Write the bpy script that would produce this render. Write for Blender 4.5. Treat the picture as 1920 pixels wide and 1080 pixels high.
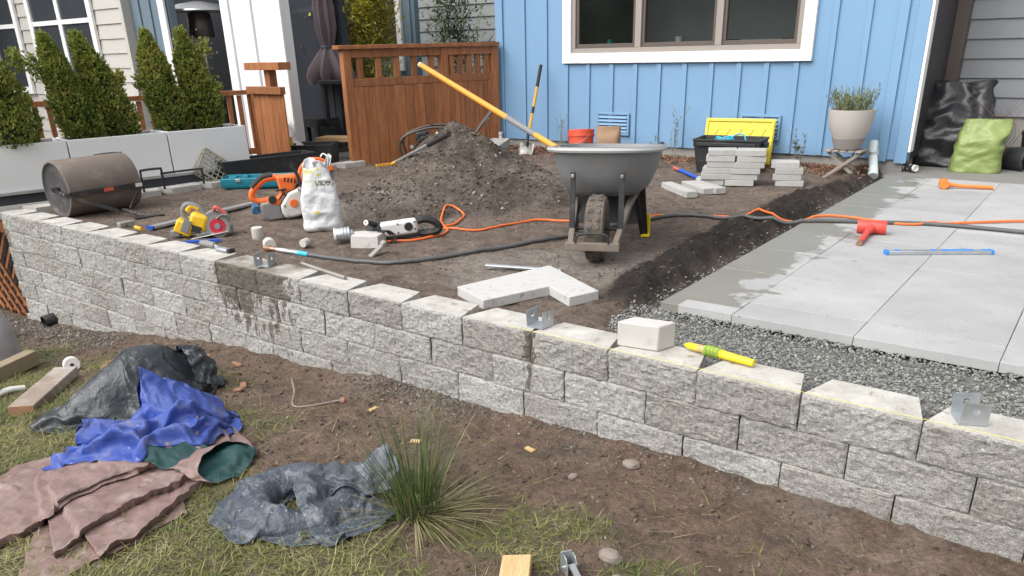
import bpy, bmesh, math, random
import numpy as np
from mathutils import Vector, Matrix, Euler
for o in list(bpy.data.objects): bpy.data.objects.remove(o)
SC = bpy.context.scene
COL = SC.collection
R = math.radians
# ------------------------------------------------------------------ camera
cam = bpy.data.cameras.new('camera'); camo = bpy.data.objects.new('camera', cam); COL.objects.link(camo)
SC.camera = camo
cam.sensor_width = 36.0; cam.lens = 27.24; cam.shift_y = 0.0886
cam.clip_start = 0.05; cam.clip_end = 500
def cam_matrix(pitch, yaw, roll):
    f = Vector((math.sin(yaw)*math.cos(pitch), math.cos(yaw)*math.cos(pitch), -math.sin(pitch)))
    r = Vector((math.cos(yaw), -math.sin(yaw), 0)); u = r.cross(f)
    c, s = math.cos(roll), math.sin(roll)
    r2 = c*r + s*u; u2 = -s*r + c*u
    return Matrix((r2, u2, -f)).transposed().to_4x4()
camo.matrix_world = Matrix.Translation((0, 0, 1.2)) @ cam_matrix(R(23.167), R(-37.4325), R(-1.519))
# ------------------------------------------------------------------ sky, sun, exposure (bright overcast day)
W = bpy.data.worlds.new('World'); SC.world = W; W.use_nodes = True
wn = W.node_tree.nodes; wl = W.node_tree.links
sky = wn.new('ShaderNodeTexSky'); sky.sky_type = 'NISHITA'; sky.sun_disc = False
sky.sun_elevation = R(48); sky.sun_rotation = R(200); sky.air_density = 1.0; sky.dust_density = 4.0; sky.ozone_density = 1.0
hs = wn.new('ShaderNodeHueSaturation'); hs.inputs['Saturation'].default_value = 0.10
bg = wn['Background']; bg.inputs['Strength'].default_value = 0.15
wl.new(sky.outputs[0], hs.inputs['Color']); wl.new(hs.outputs[0], bg.inputs['Color'])
sl = bpy.data.lights.new('sun', 'SUN'); sl.energy = .9; sl.angle = R(75); sl.color = (1, .965, .92)
so = bpy.data.objects.new('sun', sl); COL.objects.link(so)
sd = Vector((math.sin(R(200))*math.cos(R(48)), math.cos(R(200))*math.cos(R(48)), math.sin(R(48))))
so.rotation_euler = sd.to_track_quat('Z', 'Y').to_euler(); so.location = (0, 0, 30)
SC.view_settings.view_transform = 'Standard'; SC.view_settings.look = 'None'
SC.view_settings.exposure = 0.92; SC.view_settings.gamma = 1; SC.view_settings.use_curve_mapping = False
# ------------------------------------------------------------------ noise
def _h(ix, iy, iz, s):
    n = (ix*374761393 + iy*668265263 + iz*2147483647 + s*974634777) & 0xffffffff
    n = ((n ^ (n >> 13))*1274126177) & 0xffffffff
    n = ((n ^ (n >> 16))*2246822519) & 0xffffffff
    return ((n ^ (n >> 15)) & 0xffff)/65535.0
def vnoise(x, y, z=0, s=0):
    x, y, z = np.broadcast_arrays(np.asarray(x, float), np.asarray(y, float), np.asarray(z, float))
    ix, iy, iz = (np.floor(v).astype(np.int64) for v in (x, y, z))
    u, v, w = x-ix, y-iy, z-iz
    u, v, w = (t*t*(3-2*t) for t in (u, v, w))
    def g(a, b, c): return _h(ix+a, iy+b, iz+c, s)
    l = lambda a, b, t: a+(b-a)*t
    return l(l(l(g(0,0,0), g(1,0,0), u), l(g(0,1,0), g(1,1,0), u), v), l(l(g(0,0,1), g(1,0,1), u), l(g(0,1,1), g(1,1,1), u), v), w)*2-1
def fbm(x, y, z=0, o=4, s=0, gain=.5):
    t = 0; a = 1; f = 1; n = 0
    for i in range(o):
        t = t+a*vnoise(np.asarray(x)*f, np.asarray(y)*f, np.asarray(z)*f, s+i*17); n += a; a *= gain; f *= 2.03
    return t/n
def ridge(x, y, z=0, o=3, s=0):
    t = 0; a = 1; f = 1; n = 0
    for i in range(o):
        t = t+a*(1-2*np.abs(vnoise(np.asarray(x)*f, np.asarray(y)*f, np.asarray(z)*f, s+i*31))); n += a; a *= .5; f *= 2.1
    return t/n
def ss(a, b, x):
    t = np.clip((np.asarray(x, float)-a)/(b-a), 0, 1); return t*t*(3-2*t)
# ------------------------------------------------------------------ mesh builder
class MB:
    def __init__(s): s.v = []; s.f = []; s.m = []; s.c = []; s.n = 0; s.cur = 0; s.col = None
    def add(s, vs, fs, m=None, c=None):
        b = s.n
        s.v.append(np.asarray(vs, float).reshape(-1, 3)); s.n += len(s.v[-1])
        for f in fs: s.f.append([i+b for i in f])
        s.m += [s.cur if m is None else m]*len(fs)
        s.c += [(random.random() if c is None else c)]*len(fs)
        return s
    def box(s, c, d, rot=None, taper=1, **k):
        x, y, z = d[0]/2, d[1]/2, d[2]/2
        v = np.array([(-x,-y,-z),(x,-y,-z),(x,y,-z),(-x,y,-z),(-x*taper,-y*taper,z),(x*taper,-y*taper,z),(x*taper,y*taper,z),(-x*taper,y*taper,z)])
        if rot is not None: v = v @ np.array(rot3(rot)).T
        return s.add(v+np.array(c), [(3,2,1,0),(4,5,6,7),(0,1,5,4),(1,2,6,5),(2,3,7,6),(3,0,4,7)], **k)
    def bar(s, a, b, w, h, up=(0,0,1), **k):      # box beam from a to b
        a = np.array(a, float); b = np.array(b, float); d = b-a; L = np.linalg.norm(d); d = d/L
        u = np.array(up, float); r = np.cross(d, u)
        if np.linalg.norm(r) < 1e-4: r = np.cross(d, (1,0,0))
        r /= np.linalg.norm(r); u = np.cross(r, d)
        v = [p+r*x*w/2+u*y*h/2 for p in (a, b) for x, y in ((-1,-1),(1,-1),(1,1),(-1,1))]
        return s.add(v, [(0,1,2,3),(7,6,5,4),(0,4,5,1),(1,5,6,2),(2,6,7,3),(3,7,4,0)], **k)
    def prism(s, poly, a, b, **k):                 # polygon (list of 3d pts relative) swept from a to b (offset vectors)
        p = np.array(poly, float); n = len(p)
        v = np.vstack([p+np.array(a), p+np.array(b)])
        return s.add(v, [list(range(n-1,-1,-1)), list(range(n, 2*n))]+[(i, (i+1)%n, n+(i+1)%n, n+i) for i in range(n)], **k)
    def tube(s, pts, r, n=8, cap=True, flat=1.0, **k):
        P = np.array(pts, float); m = len(P)
        r = np.full(m, r) if np.isscalar(r) else np.array(r, float)
        T = np.gradient(P, axis=0); T /= np.linalg.norm(T, axis=1)[:, None]+1e-12
        u = np.cross(T[0], (0,0,1))
        if np.linalg.norm(u) < 1e-3: u = np.cross(T[0], (1,0,0))
        u /= np.linalg.norm(u); vs = []
        for i in range(m):
            u = u-T[i]*np.dot(u, T[i]); u /= np.linalg.norm(u); w = np.cross(T[i], u)
            for j in range(n):
                t = 2*math.pi*j/n; vs.append(P[i]+r[i]*(math.cos(t)*u+flat*math.sin(t)*w))
        fs = [(i*n+j, i*n+(j+1)%n, (i+1)*n+(j+1)%n, (i+1)*n+j) for i in range(m-1) for j in range(n)]
        if cap: fs += [list(range(n-1,-1,-1)), list(range((m-1)*n, m*n))]
        return s.add(vs, fs, **k)
    def lathe(s, prof, n=24, c=(0,0,0), rot=None, cap=(False, False), sq=None, **k):   # prof [(r,z)]
        vs = []
        for r, z in prof:
            for j in range(n):
                t = 2*math.pi*j/n; vs.append((r*math.cos(t), r*math.sin(t), z))
        v = np.array(vs)
        if sq is not None: v = v*np.array(sq)
        if rot is not None: v = v @ np.array(rot3(rot)).T
        m = len(prof)
        fs = [(i*n+j, i*n+(j+1)%n, (i+1)*n+(j+1)%n, (i+1)*n+j) for i in range(m-1) for j in range(n)]
        if cap[0]: fs.append(list(range(n-1,-1,-1)))
        if cap[1]: fs.append(list(range((m-1)*n, m*n)))
        return s.add(v+np.array(c), fs, **k)
    def grid(s, P, close=False, flip=False, **k):
        P = np.asarray(P, float); a, b = P.shape[:2]; fs = []
        for i in range(a-1):
            for j in range(b if close else b-1):
                q = (i*b+j, i*b+(j+1)%b, (i+1)*b+(j+1)%b, (i+1)*b+j)
                fs.append(q[::-1] if flip else q)
        return s.add(P.reshape(-1, 3), fs, **k)
    def stone(s, c, d, seed=0, rot=0, sub=1, rough=.25, **k):
        v, f = ICO[sub]; r = np.random.RandomState(seed)
        q = v*(1+rough*(r.rand(len(v), 1)*2-1))*np.array(d)/2
        ca, sa = math.cos(rot), math.sin(rot)
        q = np.stack([q[:,0]*ca-q[:,1]*sa, q[:,0]*sa+q[:,1]*ca, q[:,2]], 1)
        return s.add(q+np.array(c), f, **k)
    def mesh(s, name, smooth=True, ang=38):
        me = bpy.data.meshes.new(name)
        V = np.vstack(s.v)
        me.from_pydata(V.tolist(), [], s.f)
        if any(s.m): me.polygons.foreach_set('material_index', s.m)
        at = me.attributes.new('rnd', 'FLOAT', 'FACE'); at.data.foreach_set('value', s.c)
        if smooth:
            me.polygons.foreach_set('use_smooth', [True]*len(s.f)); me.update()
            if ang: me.set_sharp_from_angle(angle=R(ang))
        me.update(); return me
def rot3(r):
    if isinstance(r, (int, float)): return Matrix.Rotation(r, 3, 'Z')
    if isinstance(r, (tuple, list)): return Euler(r).to_matrix()
    return r
def _ico(n):
    bm = bmesh.new(); bmesh.ops.create_icosphere(bm, subdivisions=n, radius=1)
    v = np.array([x.co[:] for x in bm.verts]); f = [[q.index for q in p.verts] for p in bm.faces]; bm.free(); return v, f
ICO = {i: _ico(i) for i in (1, 2, 3, 4, 5)}
def crom(pts, n, closed=False):                   # Catmull-Rom resample
    P = np.array(pts, float); m = len(P)
    if m < 3: return np.array([P[0]+(P[-1]-P[0])*t for t in np.linspace(0, 1, n)])
    E = np.vstack([2*P[0]-P[1], P, 2*P[-1]-P[-2]]); out = []
    for t in np.linspace(0, m-1, n):
        i = min(int(t), m-2); u = t-i; a, b, c, d = E[i:i+4]
        out.append(.5*((2*b)+(c-a)*u+(2*a-5*b+4*c-d)*u*u+(3*b-a-3*c+d)*u**3))
    return np.array(out)
def loft(curves, nu, nv):
    A = np.array([crom(c, nv) for c in curves])
    return np.stack([crom(A[:, j], nu) for j in range(nv)], 1)
def normals(P):
    a = np.gradient(P, axis=0); b = np.gradient(P, axis=1); n = np.cross(a, b)
    return n/(np.linalg.norm(n, axis=2)[..., None]+1e-12)
# ------------------------------------------------------------------ objects
def link(name, me, mat=None, parent=None, bevel=0, seg=2, solid=0):
    o = bpy.data.objects.new(name, me); COL.objects.link(o)
    if mat is not None and len(me.materials) == 0:
        for q in (mat if isinstance(mat, (list, tuple)) else [mat]): me.materials.append(M(q))
    if parent is not None: o.parent = parent
    if solid:
        md = o.modifiers.new('solid', 'SOLIDIFY'); md.thickness = solid; md.offset = 0
    if bevel:
        md = o.modifiers.new('bevel', 'BEVEL'); md.width = bevel; md.segments = seg; md.limit_method = 'ANGLE'; md.angle_limit = R(40)
    return o
def tag(o, label, cat, group=None):
    o['label'] = label; o['category'] = cat
    if group: o['group'] = group
    return o
def thing(name, label, cat, loc=(0,0,0), rz=0, group=None, rot=None):
    o = bpy.data.objects.new(name, None); COL.objects.link(o); o.empty_display_size = .1
    o.location = loc; o.rotation_euler = rot if rot else (0, 0, rz)
    return tag(o, label, cat, group)
def part(t, name, mb, mat, bevel=0, smooth=True, ang=38, seg=2, solid=0):
    return link(name, mb.mesh(name, smooth, ang), mat, t, bevel, seg, solid)
def single(name, label, cat, mb, mat, loc=(0,0,0), rz=0, group=None, rot=None, **k):
    o = part(None, name, mb, mat, **k); o.location = loc; o.rotation_euler = rot if rot else (0, 0, rz)
    return tag(o, label, cat, group)
def struct(name, mb, mat, **k):
    o = part(None, name, mb, mat, **k); o['kind'] = 'structure'; return o
def sroot(name):
    o = bpy.data.objects.new(name, None); COL.objects.link(o); o['kind'] = 'structure'; return o
def copy_tree(o, parent=None):
    c = o.copy(); COL.objects.link(c)
    if parent is not None: c.parent = parent
    for ch in list(o.children): copy_tree(ch, c)
    return c
def mb(): return MB()
# ------------------------------------------------------------------ materials
_M = {}; SPEC = {}
def M(k): 
    if k not in _M: _M[k] = SPEC[k](k)
    return _M[k]
class NT:
    def __init__(s, name):
        m = bpy.data.materials.new(name); m.use_nodes = True; s.m = m; s.t = m.node_tree; s.b = s.t.nodes['Principled BSDF']
    def n(s, t, **k):
        x = s.t.nodes.new(t)
        for a, b in k.items():
            if a.startswith('i_'):
                q = a[2:]; x.inputs[int(q) if q.isdigit() else q.replace('_', ' ')].default_value = b
            else: setattr(x, a, b)
        return x
    def l(s, a, b): s.t.links.new(a, b)
    def coord(s, world=False):
        if world: return s.n('ShaderNodeNewGeometry').outputs['Position']
        return s.n('ShaderNodeTexCoord').outputs['Object']
    def noise(s, co, scale, detail=4, rough=.55, dist=0):
        x = s.n('ShaderNodeTexNoise', i_Scale=scale, i_Detail=detail, i_Roughness=rough, i_Distortion=dist); s.l(co, x.inputs['Vector']); return x.outputs['Fac']
    def ramp(s, f, stops):
        x = s.n('ShaderNodeValToRGB'); e = x.color_ramp.elements
        while len(e) < len(stops): e.new(.5)
        for i, (p, c) in enumerate(stops):
            e[i].position = p; e[i].color = tuple(c)+(1,) if not np.isscalar(c) else (c, c, c, 1)
        s.l(f, x.inputs[0]); return x.outputs[0]
    def mix(s, f, a, b, mode='MIX'):
        x = s.n('ShaderNodeMix', data_type='RGBA', blend_type=mode)
        for i, q in ((0, f), (6, a), (7, b)):
            if isinstance(q, bpy.types.NodeSocket): s.l(q, x.inputs[i])
            else: x.inputs[i].default_value = q if i == 0 else (tuple(q)+(1,) if not np.isscalar(q) else (q, q, q, 1))
        return x.outputs[2]
    def math(s, op, a, b=0, c=None):
        x = s.n('ShaderNodeMath', operation=op)
        for i, q in enumerate((a, b) if c is None else (a, b, c)):
            if isinstance(q, bpy.types.NodeSocket): s.l(q, x.inputs[i])
            else: x.inputs[i].default_value = q
        return x.outputs[0]
    def bump(s, h, st, d=.01):
        x = s.n('ShaderNodeBump', i_Strength=st, i_Distance=d); s.l(h, x.inputs['Height']); s.l(x.outputs[0], s.b.inputs['Normal']); return x
    def set(s, **k):
        for a, v in k.items():
            q = s.b.inputs[a.replace('_', ' ')]
            if isinstance(v, bpy.types.NodeSocket): s.l(v, q)
            else: q.default_value = tuple(v)+(1,) if isinstance(v, tuple) and len(v) == 3 else v
        return s.m
def lin(r, g, b):                                 # 8-bit display colour to linear
    f = lambda c: c/12.92 if c <= .04045 else ((c+.055)/1.055)**2.4
    return (f(r/255), f(g/255), f(b/255))
def sc(c, k): return tuple(min(1, x*k) for x in c)
def plain(name, col, rough=.6, var=.18, ns=9, bump=.15, bs=60, metal=0, dirt=0, dcol=(.11,.085,.065), ds=6, rnd=0, spec=.5, coat=0, rv=.12, dist=.004, world=False, sub=0):
    def f(k):
        t = NT(k); co = t.coord(world)
        n1 = t.noise(co, ns, 5, .6)
        c = t.mix(n1, sc(col, 1-var), sc(col, 1+var))
        if rnd:
            oi = t.n('ShaderNodeObjectInfo').outputs['Random']
            c = t.mix(1.0, c, t.mix(oi, (1-rnd,)*3, (1+rnd*.6,)*3), 'MULTIPLY')
        if dirt:
            d = t.noise(co, ds, 7, .68)
            d = t.ramp(d, [(.62-dirt*.3, 0), (.72-dirt*.12, 1)])
            c = t.mix(t.math('MULTIPLY', d, min(1, .45+dirt*.5)), c, dcol)
        nb = t.noise(co, bs, 4, .6)
        if bump: t.bump(nb, bump, dist)
        r = t.math('ADD', t.math('MULTIPLY', n1, rv), rough-rv/2)
        t.set(Base_Color=c, Roughness=r, Metallic=metal)
        t.b.inputs['Specular IOR Level'].default_value = spec
        if coat: t.b.inputs['Coat Weight'].default_value = coat
        if sub: t.b.inputs['Subsurface Weight'].default_value = sub
        return t.m
    SPEC[name] = f

# ------------------------------------------------------------------ sheet relaxation (position based): drape, buckle, crease
def pbd(P0, grow=1.06, steps=40, it=6, grav=9.8, floor=None, pin=None, bend=.15, wrap=False, keep=0., seed=0, jit=.002, dt=.016, fric=.5, shear=.6, fix_rest=None):
    X = P0.copy().astype(float); r = np.random.RandomState(seed)
    sm = fbm(X[..., 0]*9, X[..., 1]*9, X[..., 2]*9, 4, seed+100, .6)
    X += r.normal(0, jit*.12, X.shape)+normals(X)*(jit*3*sm)[..., None]; V = np.zeros_like(X); inv = np.ones(X.shape[:2])
    if pin is not None: inv = np.where(pin, 0., 1.)
    Rt = P0 if fix_rest is None else fix_rest; a, b = X.shape[:2]
    gu, gv = (grow, grow) if np.isscalar(grow) else grow
    cons = []
    def add(i0, j0, i1, j1, k, g):
        I0, J0 = np.meshgrid(i0, j0, indexing='ij'); I1, J1 = np.meshgrid(i1, j1, indexing='ij')
        if wrap: J0 = J0 % b; J1 = J1 % b
        A, B = (I0*b+J0).ravel(), (I1*b+J1).ravel()
        L = np.linalg.norm(Rt.reshape(-1, 3)[A]-Rt.reshape(-1, 3)[B], axis=1)*g
        cons.append((A, B, L, k))
    Jn = b if wrap else b-1; Jf = np.arange(b)
    for p in (0, 1):
        i = np.arange(p, a-1, 2); add(i, Jf, i+1, Jf, 1., gu)
        j = np.arange(p, Jn, 2); add(np.arange(a), j, np.arange(a), j+1, 1., gv)
    gd = (gu*gv)**.5
    for p in (0, 1):
        i = np.arange(p, a-1, 2); j = np.arange(0, Jn)
        add(i, j, i+1, j+1, shear, gd); add(i, j+1, i+1, j, shear, gd)
    if bend:
        for p in (0, 1):
            i = np.concatenate([np.arange(2*p, a-2, 4), np.arange(2*p+1, a-2, 4)]); add(i, Jf, i+2, Jf, bend, gu)
            j = np.concatenate([np.arange(2*p, b-(0 if wrap else 2), 4), np.arange(2*p+1, b-(0 if wrap else 2), 4)]); add(np.arange(a), j, np.arange(a), j+2, bend, gv)
    iv = inv.ravel()
    cs = [(A, B, L, k*iv[A]/np.maximum(iv[A]+iv[B], 1e-9), k*iv[B]/np.maximum(iv[A]+iv[B], 1e-9)) for A, B, L, k in cons]
    F0 = P0.reshape(-1, 3); x = X.reshape(-1, 3); v = V.reshape(-1, 3)
    for s in range(steps):
        v[:, 2] -= grav*dt; v *= .97; p = x+v*dt*iv[:, None]
        for q in range(it):
            for A, B, L, ka, kb in cs:
                d = p[B]-p[A]; l = np.sqrt((d*d).sum(1))+1e-9; c = d*((l-L)/l)[:, None]
                p[A] += c*ka[:, None]; p[B] -= c*kb[:, None]
            if floor is not None:
                h = floor(p[:, 0], p[:, 1]); m = p[:, 2] < h
                p[m, 2] = h[m]
                p[m, :2] += (x[m, :2]-p[m, :2])*fric
        if keep: p += (F0-p)*keep
        v = (p-x)/dt; sp = np.linalg.norm(v, axis=1); v *= np.minimum(1, 2.0/np.maximum(sp, 1e-6))[:, None]; x = p
    return x.reshape(P0.shape)
class Support:                                          # height field that grows as sheets are laid on it
    def __init__(s, x0, x1, y0, y1, fn, st=.01):
        s.x0, s.y0, s.st = x0, y0, st; xs = np.arange(x0, x1, st); ys = np.arange(y0, y1, st)
        Xg, Yg = np.meshgrid(xs, ys, indexing='ij'); s.h = fn(Xg, Yg)
    def __call__(s, x, y):
        i = np.clip((x-s.x0)/s.st, 0, s.h.shape[0]-1.001); j = np.clip((y-s.y0)/s.st, 0, s.h.shape[1]-1.001)
        a, b = i.astype(int), j.astype(int); u, w = i-a, j-b; h = s.h
        return h[a, b]*(1-u)*(1-w)+h[a+1, b]*u*(1-w)+h[a, b+1]*(1-u)*w+h[a+1, b+1]*u*w
    def lay(s, P, th=.003):
        q = P.reshape(-1, 3); i = np.clip(np.round((q[:, 0]-s.x0)/s.st).astype(int), 1, s.h.shape[0]-2); j = np.clip(np.round((q[:, 1]-s.y0)/s.st).astype(int), 1, s.h.shape[1]-2)
        for di in (-1, 0, 1):
            for dj in (-1, 0, 1): np.maximum.at(s.h, (i+di, j+dj), q[:, 2]+th-(.004 if di or dj else 0))
def sheet_obj(t, name, P, mats, th=.0025, wrap=False, ang=80, smooth_it=1):
    b = mb(); b.grid(P, close=wrap); o = part(t, name, b, mats, ang=ang)
    md = o.modifiers.new('solid', 'SOLIDIFY'); md.thickness = th; md.offset = 0
    if isinstance(mats, (list, tuple)) and len(mats) > 1: md.material_offset = 1
    return o
def lap(P, n=1, wrap=False, k=.5):
    for _ in range(n):
        Q = P.copy()
        Q[1:-1] += k*((P[2:]+P[:-2])/2-P[1:-1])
        if wrap: Q += k*((np.roll(P, 1, 1)+np.roll(P, -1, 1))/2-P)
        else: Q[:, 1:-1] += k*((P[:, 2:]+P[:, :-2])/2-P[:, 1:-1])
        P = Q
    return P
def up2(P, f, a, b, wrap):                               # resample a coarse sheet to a x b
    n, m = P.shape[:2]
    if wrap: P = np.concatenate([P, P[:, :1]], 1); m += 1
    i = np.linspace(0, n-1, a); j = np.linspace(0, m-1, b+1)[:-1] if wrap else np.linspace(0, m-1, b)
    i0 = np.minimum(i.astype(int), n-2); j0 = np.minimum(j.astype(int), m-2); u = (i-i0)[:, None, None]; w = (j-j0)[None, :, None]
    Q = P[i0]*(1-u)+P[i0+1]*u
    return Q[:, j0]*(1-w)+Q[:, j0+1]*w
def pbd2(P0, f=3, grow=1.06, fine=1.02, steps=40, grav=6., floor=None, bend=.12, wrap=False, keep=0., seed=0, jit=.008):
    a, b = P0.shape[:2]; na = max(8, a//f); nb_ = max(8, (b//f)//4*4)
    C = up2(P0, f, na, nb_, wrap)
    C = pbd(C, grow, steps, 8, grav, floor, None, bend, wrap, keep, seed, jit)
    Q = lap(up2(C, f, a, b, wrap), 2, wrap)
    return lap(pbd(Q, fine, 10, 5, grav*.4, floor, None, .15, wrap, 0, seed+5, jit*.3), 1, wrap, .35)

# ================================================================== materials of the setting
def m_split(k):
    t = NT(k); co = t.coord(True)
    n0 = t.noise(co, 2.2, 3); n1 = t.noise(co, 68, 6, .72); n2 = t.noise(co, 210, 3, .6)
    c = t.ramp(n1, [(.26, (.19,.186,.18)), (.45, (.41,.405,.395)), (.6, (.545,.54,.528)), (.8, (.72,.715,.70))])
    c = t.mix(1.0, c, t.ramp(n2, [(.3, .62), (.5, 1.0), (.72, 1.22)]), 'MULTIPLY')
    c = t.mix(1.0, c, t.ramp(n0, [(.3, (.82,.8,.77)), (.7, (1.06,1.05,1.04))]), 'MULTIPLY')
    oi = t.n('ShaderNodeObjectInfo').outputs['Random']
    c = t.mix(1.0, c, t.mix(oi, (.84,.83,.8), (1.1,1.1,1.1)), 'MULTIPLY')
    # brown run-off stain with drips, and mud splashed up from the yard
    sx = t.n('ShaderNodeSeparateXYZ'); t.l(co, sx.inputs[0])
    cm = t.n('ShaderNodeCombineXYZ'); t.l(t.math('MULTIPLY', sx.outputs[0], 16), cm.inputs[0]); t.l(t.math('MULTIPLY', sx.outputs[2], 2.5), cm.inputs[2])
    dr = t.noise(cm.outputs[0], 1.0, 4, .6)
    wj = t.math('MULTIPLY', t.math('SUBTRACT', t.noise(co, 22, 4, .7), .5), .5)
    thr = t.math('ADD', .44, t.math('MULTIPLY', t.math('MAXIMUM', t.math('SUBTRACT', t.math('MULTIPLY', sx.outputs[2], -1), .13), -.05), .42))
    topc = t.math('MULTIPLY', t.math('GREATER_THAN', sx.outputs[2], -.155), .35)
    wet = t.ramp(t.math('ADD', .5, t.math('SUBTRACT', t.math('ADD', t.math('ADD', dr, topc), wj), thr)), [(.49, 0), (.53, 1)])
    inx = t.math('MAXIMUM', t.math('LESS_THAN', t.math('ADD', t.math('ABSOLUTE', t.math('SUBTRACT', sx.outputs[0], -4.06)), wj), .36), t.math('MULTIPLY', t.math('LESS_THAN', t.math('ADD', t.math('ABSOLUTE', t.math('SUBTRACT', sx.outputs[0], -1.965)), t.math('MULTIPLY', wj, .25)), .03), t.math('GREATER_THAN', sx.outputs[2], -.36)))
    wet = t.math('MULTIPLY', wet, inx)
    c = t.mix(t.math('MULTIPLY', wet, .82), c, (.1,.083,.058))
    # soil stains near the joints of the top course
    ns = t.noise(co, 4.5, 6, .65)
    mm = t.ramp(ns, [(.60, 0), (.68, 1)])
    c = t.mix(t.math('MULTIPLY', mm, .32), c, (.18,.145,.11))
    t.bump(t.math('ADD', t.math('MULTIPLY', n1, 1.0), t.math('MULTIPLY', n2, .45)), 1.0, .016)
    return t.set(Base_Color=c, Roughness=.92)
SPEC['split'] = m_split
def m_topcast(k):                                   # smooth cast top of the wall blocks, muddy
    t = NT(k); co = t.coord(True)
    n1 = t.noise(co, 7, 6, .65); n2 = t.noise(co, 140, 4, .6)
    c = t.ramp(n1, [(.3, (.33,.315,.285)), (.6, (.50,.485,.45)), (.8, (.6,.59,.56))])
    c = t.mix(1.0, c, t.ramp(n2, [(.25, .72), (.5, 1)]), 'MULTIPLY')
    n3 = t.noise(co, 16, 6, .7)
    c = t.mix(t.ramp(n3, [(.58, 0), (.66, .8)]), c, (.19,.145,.10))
    v = t.n('ShaderNodeSeparateXYZ'); t.l(co, v.inputs[0])
    s = t.math('LESS_THAN', t.math('ABSOLUTE', t.math('SUBTRACT', v.outputs[0], -4.08)), .34)
    c = t.mix(t.math('MULTIPLY', s, t.ramp(n1, [(.35, .95), (.62, .35)])), c, (.13,.105,.075))
    t.bump(n2, .3, .004)
    return t.set(Base_Color=c, Roughness=.88)
SPEC['topcast'] = m_topcast
def m_paver(k):
    t = NT(k); co = t.coord(True)
    n1 = t.noise(co, 2.2, 6, .6); n2 = t.noise(co, 220, 3, .6); n3 = t.noise(co, 1.1, 3)
    c = t.ramp(n1, [(.3, (.325,.327,.325)), (.7, (.405,.407,.405))])
    c = t.mix(1.0, c, t.ramp(n2, [(.25, .8), (.55, 1.03)]), 'MULTIPLY')
    oi = t.n('ShaderNodeObjectInfo').outputs['Random']
    c = t.mix(1.0, c, t.mix(oi, (.9,.9,.905), (1.05,1.05,1.05)), 'MULTIPLY')
    sx = t.n('ShaderNodeSeparateXYZ'); t.l(co, sx.inputs[0])
    # wet, silty band left by rinse water along the dug edge (ragged outline)
    e = t.noise(co, 3.0, 7, .7)
    cm = t.n('ShaderNodeMapping'); cm.inputs['Scale'].default_value = (1, 3.2, 1); t.l(co, cm.inputs[0])
    e2 = t.noise(cm.outputs[0], 3.2, 5, .65)
    edge = t.math('ADD', sx.outputs[0], t.math('MULTIPLY', t.math('SUBTRACT', e, .5), 1.1))
    edge = t.math('ADD', edge, t.math('MULTIPLY', t.math('SUBTRACT', e2, .5), .55))
    wet = t.ramp(t.math('SUBTRACT', -.86, edge), [(.49, 0), (.515, 1)])
    fr = t.math('GREATER_THAN', sx.outputs[1], 3.60)
    fr2 = t.math('LESS_THAN', sx.outputs[0], -1.60)
    wet = t.math('MULTIPLY', wet, t.math('MAXIMUM', fr, fr2))
    cw = t.mix(n1, (.15,.143,.118), (.235,.225,.192))
    c = t.mix(t.math('MULTIPLY', wet, .9), c, cw)
    # a few puddle stains
    cm2 = t.n('ShaderNodeMapping'); cm2.inputs['Scale'].default_value = (1, 2.4, 1); cm2.inputs['Location'].default_value = (3.3, 1.2, 0); t.l(co, cm2.inputs[0])
    p = t.noise(cm2.outputs[0], 3.1, 5, .6)
    pm = t.math('MULTIPLY', t.ramp(p, [(.672, 0), (.682, 1)]), t.math('LESS_THAN', sx.outputs[0], .1))
    c = t.mix(t.math('MULTIPLY', pm, .75), c, (.17,.165,.15))
    # light scuffs of soil
    d = t.noise(co, 9, 7, .72)
    c = t.mix(t.ramp(d, [(.56, 0), (.72, .5)]), c, (.27,.245,.21))
    sp = t.noise(co, 42, 3, .5)
    c = t.mix(t.ramp(sp, [(.715, 0), (.735, .8)]), c, (.10,.085,.065))
    t.bump(n2, .18, .003)
    allw = t.math('MAXIMUM', wet, pm)
    return t.set(Base_Color=c, Roughness=t.math('SUBTRACT', .82, t.math('MULTIPLY', allw, .38)))
SPEC['paver'] = m_paver
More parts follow.
